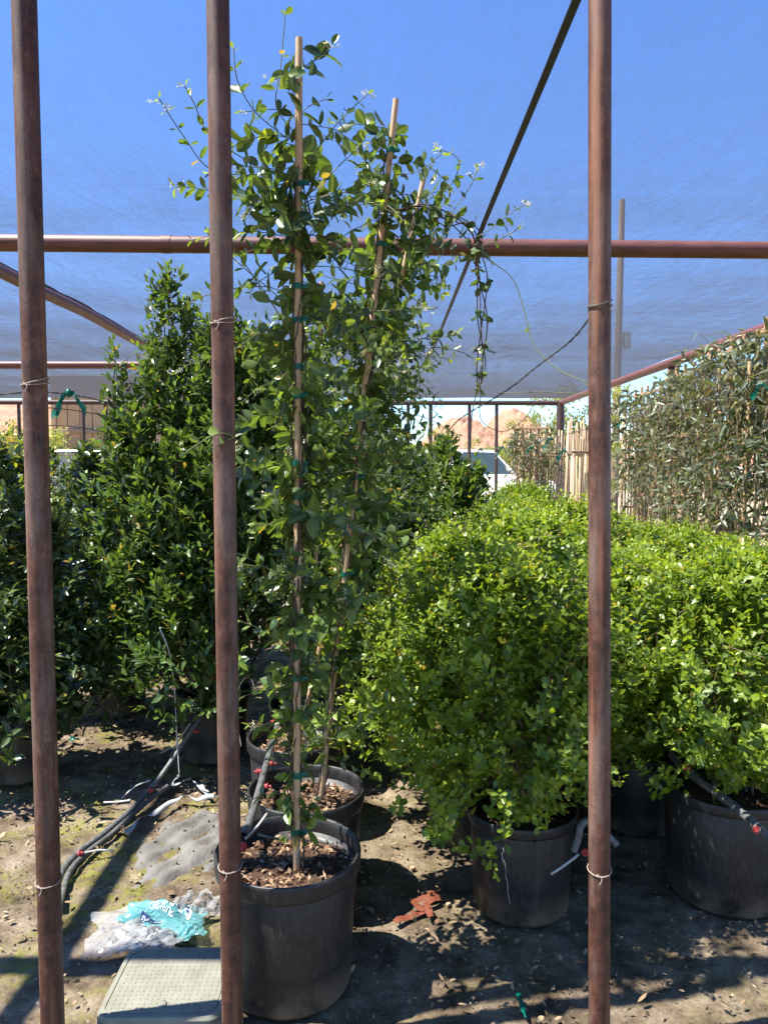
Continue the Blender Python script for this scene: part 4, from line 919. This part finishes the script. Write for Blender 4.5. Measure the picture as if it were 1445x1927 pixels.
# valve box
def valve_box():
    c = (gr(190, 1905, .05) + gr(250, 1785, .05) + gr(470, 1905, .05) + gr(470, 1765, .05)) / 4
    a, b = gr(190, 1905, .05), gr(250, 1785, .05); ang = math.atan2(b.y - a.y, b.x - a.x) - math.pi / 2
    t = thing('valve_box', 'faded green irrigation box with a rounded lid beside the second post', 'valve box', (-.63, 2.115, 0), None, ang)
    def rrect(w, d, r, z, n=7):
        out = []
        for (sx, sy, a0) in ((1, 1, 0), (-1, 1, 90), (-1, -1, 180), (1, -1, 270)):
            for k in range(n): q = R(a0 + 90 * k / (n - 1)); out.append((sx * (w / 2 - r) + r * math.cos(q), sy * (d / 2 - r) + r * math.sin(q), z))
        return out
    def loft(rings, mat, name, parent, cap=True):
        m = MB(); n = len(rings[0]);
        for r in rings: m.v += r
        for i in range(len(rings) - 1):
            for j in range(n): m.f.append((i * n + j, i * n + (j + 1) % n, (i + 1) * n + (j + 1) % n, (i + 1) * n + j))
        if cap: m.f.append(tuple((len(rings) - 1) * n + j for j in range(n)))
        return m.build(name, mat, parent, autos=35)
    w, d = .345, .30
    loft([rrect(w + .03, d + .03, .05, -.06), rrect(w + .012, d + .012, .045, .030)], M['lid'], 'box', t, False)
    lid = loft([rrect(w + .008, d + .008, .045, .026), rrect(w + .010, d + .010, .046, .040), rrect(w, d, .042, .048), rrect(w - .025, d - .025, .035, .0485), rrect(w - .028, d - .028, .034, .0455), rrect(w - .034, d - .034, .032, .0455), rrect(w - .037, d - .037, .031, .0485)], M['lid'], 'lid', t)
    m = MB()
    for i in range(17):
        for j in range(14):
            x, y = -.14 + i * .0175, -.115 + j * .0175; q = (i + j) % 2
            m.bbox((x, y, .0488), (.010 if q else .0035, .0035 if q else .010, .0022), .0008)
    o = m.build('tread_bumps', M['lid'], lid, smooth=False)
    m = MB(); m.lathe([(.011, .047), (.013, .0505), (.006, .052), (.001, .0515)], 14, c=(.0, -.10, 0)); m.build('bolt', M['lid'], lid)
valve_box()
# plastic bag
def bag():
    o0 = Vector((-.80, 2.42, 0)); t = thing('plastic_bag', 'crumpled clear plastic wrap with a teal printed panel behind the green box', 'plastic bag', tuple(o0))
    def crumple(w, d, n, seed, h, name, mat, cx, cy, rz, z0=.004, pow_=1.0, parent=t):
        rg = np.random.default_rng(seed); u = np.linspace(-.5, .5, n); U, Vv = np.meshgrid(u, u); Z = np.zeros_like(U); fx = rg.uniform(3, 9, (7, 2)); ph = rg.uniform(0, 6.28, 7)
        for k in range(7): Z += np.abs(np.sin(U * fx[k, 0] * 1.2 * (1 if k % 2 else -1) + Vv * fx[k, 1] * 1.2 + ph[k])) / (1 + .35 * k)
        Z = Z / Z.max(); rr = np.hypot(U, Vv) * 2; edge = np.clip(1.15 - rr, 0, 1) ** pow_; jag = 1 + .10 * np.sin(np.arctan2(Vv, U) * 3 + ph[0]) + .07 * np.sin(np.arctan2(Vv, U) * 7 + ph[1])
        X = U * w * jag + rg.normal(0, .002, U.shape); Y = Vv * d * jag + rg.normal(0, .002, U.shape); Zf = z0 + h * Z * (.25 + .75 * edge) + rg.normal(0, .0008, U.shape)
        c, s = math.cos(rz), math.sin(rz); V = np.stack([X * c - Y * s + cx, X * s + Y * c + cy, Zf], -1).reshape(-1, 3); idx = np.arange(n * n).reshape(n, n)
        F = np.stack([idx[:-1, :-1], idx[:-1, 1:], idx[1:, 1:], idx[1:, :-1]], -1).reshape(-1, 4)
        me = bpy.data.meshes.new(name); me.from_pydata(V.tolist(), [], F.tolist()); me.materials.append(mat); me.polygons.foreach_set('use_smooth', [False] * len(me.polygons)); return link(name, me, parent)
    crumple(.32, .24, 30, 1, .05, 'clear_film', M['film'], -.03, .0, .2)
    crumple(.22, .17, 22, 7, .09, 'clear_film', M['film'], .13, .09, .8)
    crumple(.22, .14, 22, 9, .06, 'clear_film', M['film'], .03, -.09, -.2, z0=.02)
    p = crumple(.27, .15, 26, 3, .07, 'teal_panel', M['teal'], .045, .03, -.35, z0=.022)
    q = crumple(.10, .07, 14, 13, .03, 'teal_panel', M['teal'], .155, -.05, .5, z0=.03)
    # printed waves and words, lying on the panel
    m = MB(); dg = bpy.context.evaluated_depsgraph_get(); dg.update()
    from mathutils.bvhtree import BVHTree
    bv = BVHTree.FromPolygons([v.co.copy() for v in p.data.vertices], [list(f.vertices) for f in p.data.polygons])
    def drop(x, y, up=.0016):
        h = bv.ray_cast(Vector((x, y, .3)), Vector((0, 0, -1))); return Vector((x, y, (h[0].z if h[0] else .03) + up))
    def strip(pts, w, mm):
        P = smooth_path([Vector((x, y, 0)) for x, y in pts], 6); i0 = len(mm.v)
        for i, a in enumerate(P):
            d = (P[min(i + 1, len(P) - 1)] - P[max(i - 1, 0)]).normalized(); s = Vector((-d.y, d.x, 0)) * w / 2; mm.v += [tuple(drop(a.x + s.x, a.y + s.y)), tuple(drop(a.x - s.x, a.y - s.y))]
        for i in range(len(P) - 1): q = i0 + 2 * i; mm.f.append((q, q + 1, q + 3, q + 2))
    ca, sa = math.cos(-.35), math.sin(-.35); L = lambda x, y: (.045 + x * ca - y * sa, .03 + x * sa + y * ca)
    mw = MB()
    for k in range(3): strip([L(-.03 + .035 * k, .045 - .004 * k), L(-.01 + .035 * k, .05), L(.0 + .035 * k, .03), L(.02 + .035 * k, .022), L(.03 + .033 * k, .004)], .013, mw)
    mw.build('wave_print', M['print'], p, smooth=False)
    for k in range(3): strip([L(-.02 + .035 * k, .042), L(.0 + .035 * k, .044), L(.008 + .035 * k, .025), L(.028 + .033 * k, .016)], .008, m)
    strip([L(-.06, -.045), L(-.02, -.05), L(.03, -.05)], .018, m)
    for v in range(len(m.v)): m.v[v] = (m.v[v][0], m.v[v][1], m.v[v][2] + .0012)
    m.build('navy_print', M['navy'], p, smooth=False)
    for txt, (x, y), sz in (('PURIFIED', L(.05, -.004), .024), ('DRINKING', L(.035, -.046), .018)):
        cu = bpy.data.curves.new('print_text', 'FONT'); cu.body = txt; cu.size = sz; ob = bpy.data.objects.new('print_text', cu); COL.objects.link(ob)
        dg = bpy.context.evaluated_depsgraph_get(); me = bpy.data.meshes.new_from_object(ob.evaluated_get(dg)); bpy.data.objects.remove(ob)
        a = math.pi - .35
        for v in me.vertices:
            vx, vy = v.co.x, v.co.y; w = drop(x + vx * math.cos(a) - vy * math.sin(a), y + vx * math.sin(a) + vy * math.cos(a), .0045); v.co = w
        me.materials.clear(); me.materials.append(M['print']); link('printed_word', me, p)
bag()

# ================================================================== THE YARD BEYOND
def tree(loc, h, w, label, seed, mat='palo', n=13000):
    rng = np.random.default_rng(seed); t = thing('desert_tree', label, 'tree', loc, 'desert trees beyond the shade roof'); m = MB(); ends = []
    for i in range(5):
        a = rng.random() * 6.28; P = [Vector((rng.normal(0, .08), rng.normal(0, .08), -.1))]; d = Vector((math.cos(a) * .5, math.sin(a) * .5, 1))
        for k in range(6):
            d = (d + Vector(rng.normal(0, .25, 3))).normalized(); P.append(P[-1] + d * h * .12)
            if k > 1: ends.append(np.array(P[-1]))
        m.tube(smooth_path(P, 3), [.10 * h / 5 * (1 - .8 * j / 18) for j in range(19)], 7)
        for k in range(3):
            q = P[rng.integers(2, 7)]; e = q + Vector((rng.normal(0, .2 * w), rng.normal(0, .2 * w), rng.uniform(.05, .25) * h)); m.tube([q, (q + e) / 2 + Vector((0, 0, .1)), e], [.03, .02, .01], 5); ends.append(np.array(e))
    m.build('trunk', M['trunk'], t); C = np.array(ends); cl = C[rng.integers(0, len(C), 60)] + rng.normal(0, 1, (60, 3)) * np.array([w * .22, w * .22, h * .13])
    cl[:, 2] = np.clip(cl[:, 2], h * .22, h); P = cl[rng.integers(0, 60, n)] + rng.normal(0, 1, (n, 3)) * np.array([.22, .22, .16]) * h / 5
    A = nrm(rng.normal(0, 1, (n, 3))); N = rng.normal(0, 1, (n, 3)) + UP; N = nrm(N - A * (N * A).sum(1, keepdims=True)); L = rng.uniform(.10, .22, n) * h / 5
    o = link('crown', leaf_mesh('crown', dict(P=P, A=A, N=N, L=L, W=L * .35, C=np.zeros(n), R=rng.random(n), G=rng.random(n) ** 3), 'chip', M[mat]), t); o['kind'] = 'stuff'
for (px, Y, h, w, sd, lb) in ((822, 32, 3.0, 2.6, 81, 'airy pale green tree left of the hills, behind the far posts'), (912, 38, 3.2, 3.2, 82, 'yellow green tree in front of the twin hills'), (1085, 24, 4.1, 3.2, 83, 'green tree above the tan canes'), (1000, 27, 3.2, 1.6, 84, 'thin green tree right of the hill tops'),
                            (28, 18, 2.9, 2.0, 85, 'pale tree at the left edge beside the yellow machine'), (-20, 15.5, 3.0, 2.0, 90, 'pale tree cut by the left picture edge'), (770, 30, 3.2, 3.0, 86, 'bluish green tree behind the vines in the gap'), (1290, 30, 3.6, 4, 87, 'tree behind the trellis vines at right'), (640, 42, 4, 5, 88, 'tree hidden behind the staked vines')):
    x = (px - 722.5) / FPX * Y; tree((x, Y, 0), h, w, lb, sd)
def building():
    x0, x1, Y, h = -10.6, -5.0, 24.0, 4.3
    t = thing('tan_building', 'tan building with grooved siding beyond the shade roof at left', 'building', (x0, Y, 0)); n = 14; w = (x1 - x0) / n
    m = MB(); m.box(((x1 - x0) / 2, 2.5, h / 2), (x1 - x0 - .1, 4.9, h - .02)); m.build('wall', M['tan'], t, smooth=False)
    for i in range(n):
        m = MB(); m.bbox((w * (i + .5), .03, h / 2), (w - .022, .05, h), .006); m.build('siding_panel', M['tan'], t, smooth=False)
    m = MB(); m.bbox((-.03, .02, h / 2), (.16, .14, h), .01); m.build('corner_trim', M['trim'], t, smooth=False)
    m = MB(); m.bbox(((x1 - x0) / 2, -.02, 2.75), (x1 - x0, .10, .14), .01); m.build('belt_board', M['trim'], t, smooth=False)
    m = MB(); m.bbox(((x1 - x0) / 2, 2.4, h + .09), (x1 - x0 + .7, 5.9, .18), .02); m.build('roof', M['roof'], t, smooth=False)
    f = MB(); f.bbox((2.0, -.03, 1.05), (.95, .08, 2.1), .01); d = f.build('door', M['trim'], t, smooth=False)
    f = MB(); f.lathe([(.001, 0), (.03, .005), (.03, .03), (.001, .035)], 10, c=(2.36, -.09, 1.0)); f.build('handle', M['steel'], d)
building()
def wheel(t, x, y, z, r, w):
    m = MB(); pr = [(r * .62, -w / 2), (r * .93, -w / 2), (r, -w * .3), (r, w * .3), (r * .93, w / 2), (r * .62, w / 2)]; tmp = MB(); tmp.lathe(pr, 24, closed=True)
    m.v = [(x + v[2], y + v[0], z + v[1]) for v in tmp.v]; m.f = tmp.f; wo = m.build('wheel', M['rubber'], t, autos=40)
    tmp = MB(); tmp.lathe([(.001, -w * .3), (r * .25, -w * .36), (r * .5, -w * .3), (r * .63, -w * .42), (r * .63, w * .42), (r * .5, w * .3), (r * .25, w * .36), (.001, w * .3)], 20)
    m = MB(); m.v = [(x + v[2], y + v[0], z + v[1]) for v in tmp.v]; m.f = tmp.f; m.build('hub', M['steel'], wo, autos=40)
def prism(m, prof, x0, x1, inset=None):
    n = len(prof); k = len(m.v)
    for x, s in ((x0, 0), (x1, 1)):
        for (y, z) in prof: m.v.append((x, y, z))
    for j in range(n): m.f.append((k + j, k + (j + 1) % n, k + n + (j + 1) % n, k + n + j))
    m.f.append(tuple(k + j for j in range(n))[::-1]); m.f.append(tuple(k + n + j for j in range(n)))
def truck():
    Y = 18.5; x = (990 - 722.5) / FPX * Y; t = thing('pickup_truck', 'white pickup truck parked beyond the shade roof, seen in the gap', 'truck', (x, Y, 0), None, R(34)); s = 1.1; hw = .96 * s
    P = lambda l: [(a * s, b * s) for a, b in l]
    m = MB(); prism(m, P([(-.1, .45), (-.06, .95), (.10, 1.12), (1.25, 1.22), (5.3, 1.22), (5.4, .5), (4.6, .5), (4.45, .82), (3.75, .82), (3.6, .5), (1.45, .5), (1.3, .85), (.6, .85), (.45, .45)]), -hw, hw); m.build('body', M['wpaint'], t, smooth=False)
    m = MB(); k = 0
    lo, up = hw * .97, hw * .80
    for (y, z, w) in ((1.2 * s, 1.21 * s, lo), (1.95 * s, 1.88 * s, up), (3.2 * s, 1.9 * s, up), (3.45 * s, 1.21 * s, lo)): m.v += [(-w, y, z), (w, y, z)]
    m.f += [(0, 1, 3, 2), (2, 3, 5, 4), (4, 5, 7, 6), (0, 2, 4, 6), (1, 7, 5, 3)]; cab = m.build('cab', M['wpaint'], t, smooth=False)
    def quad(a, b, c, d, nm, off): 
        m = MB(); m.add([Vector(q) + Vector(off) for q in (a, b, c, d)], [(0, 1, 2, 3)]); o = m.build(nm, M['glass'], cab, smooth=False); so_ = o.modifiers.new('t', 'SOLIDIFY'); so_.thickness = .012
    f = lambda y, z, w: (w, y * s, z * s)
    quad(f(1.28, 1.27, -hw * .86), f(1.28, 1.27, hw * .86), f(1.88, 1.81, hw * .74), f(1.88, 1.81, -hw * .74), 'windshield', (0, -.012, .012))
    for sg in (-1, 1): quad(f(1.55, 1.28, sg * hw * .955), f(2.4, 1.28, sg * hw * .955), f(2.4, 1.80, sg * hw * .84), f(1.98, 1.80, sg * hw * .84), 'side_window', (sg * .012, 0, .004)); quad(f(2.48, 1.28, sg * hw * .955), f(3.3, 1.28, sg * hw * .955), f(3.15, 1.80, sg * hw * .84), f(2.48, 1.80, sg * hw * .84), 'side_window', (sg * .012, 0, .004))
    m = MB(); m.bbox((0, -.12 * s, .80 * s), (1.1 * s, .06, .30 * s), .01); m.build('grille', M['black'], t, smooth=False)
    m = MB(); m.bbox((0, -.20 * s, .50 * s), (1.95 * s, .16, .22 * s), .03); m.build('bumper', M['steel'], t, smooth=False)
    for sg in (-1, 1):
        m = MB(); m.bbox((sg * .75 * s, -.10 * s, .84 * s), (.32 * s, .08, .20 * s), .02); m.build('headlight', M['lamp'], t, smooth=False)
        m = MB(); m.bbox((sg * (hw + .13), 1.5 * s, 1.36 * s), (.2, .09, .20), .02); m.build('mirror', M['black'], t, smooth=False)
        for y in (.95, 4.1): wheel(t, sg * (hw - .13), y * s, .40 * s, .40 * s, .25)
truck()
def trailer():
    Y = 16.6; t = thing('white_trailer', 'long white trailer before the tan building', 'trailer', (-6.9, Y, 0), None, R(-3))
    m = MB(); m.bbox((0, 1, 1.35), (4.6, 2.0, 1.25), .06); b = m.build('body', M['wpaint'], t, smooth=False)
    m = MB(); m.bbox((0, -.015, 1.90), (4.64, .06, .10), .01); m.build('top_rail', M['steel'], b, smooth=False)
    m = MB(); m.bbox((0, -.015, .78), (4.64, .06, .12), .01); m.build('bottom_rail', M['steel'], b, smooth=False)
    m = MB(); m.tube([(2.2, .4, .6), (3.4, 1, .5)], .05, 8); m.tube([(2.2, 1.6, .6), (3.4, 1, .5)], .05, 8); m.build('hitch', M['black'], t)
    for y in (.1, 1.9):
        for x in (-.45, .4):
            tmp = MB(); tmp.lathe([(.18, -.1), (.30, -.1), (.34, -.06), (.34, .06), (.30, .1), (.18, .1)], 20, closed=True); m = MB(); m.v = [(x + v[0], y + v[2], .34 + v[1]) for v in tmp.v]; m.f = tmp.f; m.build('wheel', M['rubber'], t, autos=40)
trailer()
def machine():
    t = thing('yellow_machine', 'yellow loader machine parked left of the tan building', 'machine', (-10.6, 22.3, 0), None, R(8))
    m = MB(); m.bbox((0, .8, 1.15), (2.6, 1.5, .8), .06); m.build('body', M['ypaint'], t, smooth=False)
    m = MB(); m.bbox((-.2, .8, 1.95), (1.1, 1.3, 1.0), .05); c = m.build('cab', M['ypaint'], t, smooth=False)
    m = MB(); m.bbox((-.2, .135, 2.0), (.9, .03, .7), .01); m.build('window', M['glass'], c, smooth=False)
    m = MB(); m.bbox((0, -.05, 2.45), (1.7, .26, .24), .03, Matrix.Rotation(.04, 3, 'Y')); m.build('boom', M['ypaint'], t, smooth=False)
    m = MB(); m.bbox((0, -.05, 2.25), (1.5, .2, .10), .02, Matrix.Rotation(.04, 3, 'Y')); m.build('boom_rail', M['black'], t, smooth=False)
    m = MB(); m.bbox((-1.0, -.05, 1.95), (.4, 1.2, .8), .05); m.build('bucket', M['ypaint'], t, smooth=False)
    for x in (-.9, .95):
        for y in (.05, 1.55):
            tmp = MB(); tmp.lathe([(.28, -.18), (.50, -.18), (.56, -.1), (.56, .1), (.50, .18), (.28, .18)], 24, closed=True); m = MB(); m.v = [(x + v[0], y + v[2], .56 + v[1]) for v in tmp.v]; m.f = tmp.f; m.build('wheel', M['rubber'], t, autos=40)
machine()
def utility_pole():
    Y = 26.0; x = (1160 - 722.5) / FPX * Y; top = at(1160, 376, Y).z; t = thing('utility_pole', 'wooden utility pole seen through the shade cloth right of the right post', 'pole', (x, Y, 0))
    m = MB(); m.tube([(-.1, 0, -.3), (0, 0, top)], [.15, .10], 12); m.build('shaft', M['pole'], t, autos=40)
    for z, w in ((top - 4.6, .5),):
        m = MB(); m.tube([(.25, 0, z - .45), (.25, 0, z + .1)], .14, 10); m.build('transformer', M['steel'], t, autos=40)
        m = MB(); m.bbox((.12, -.03, z - .2), (.3, .05, .08), .01); m.build('bracket', M['black'], t, smooth=False)
utility_pole()
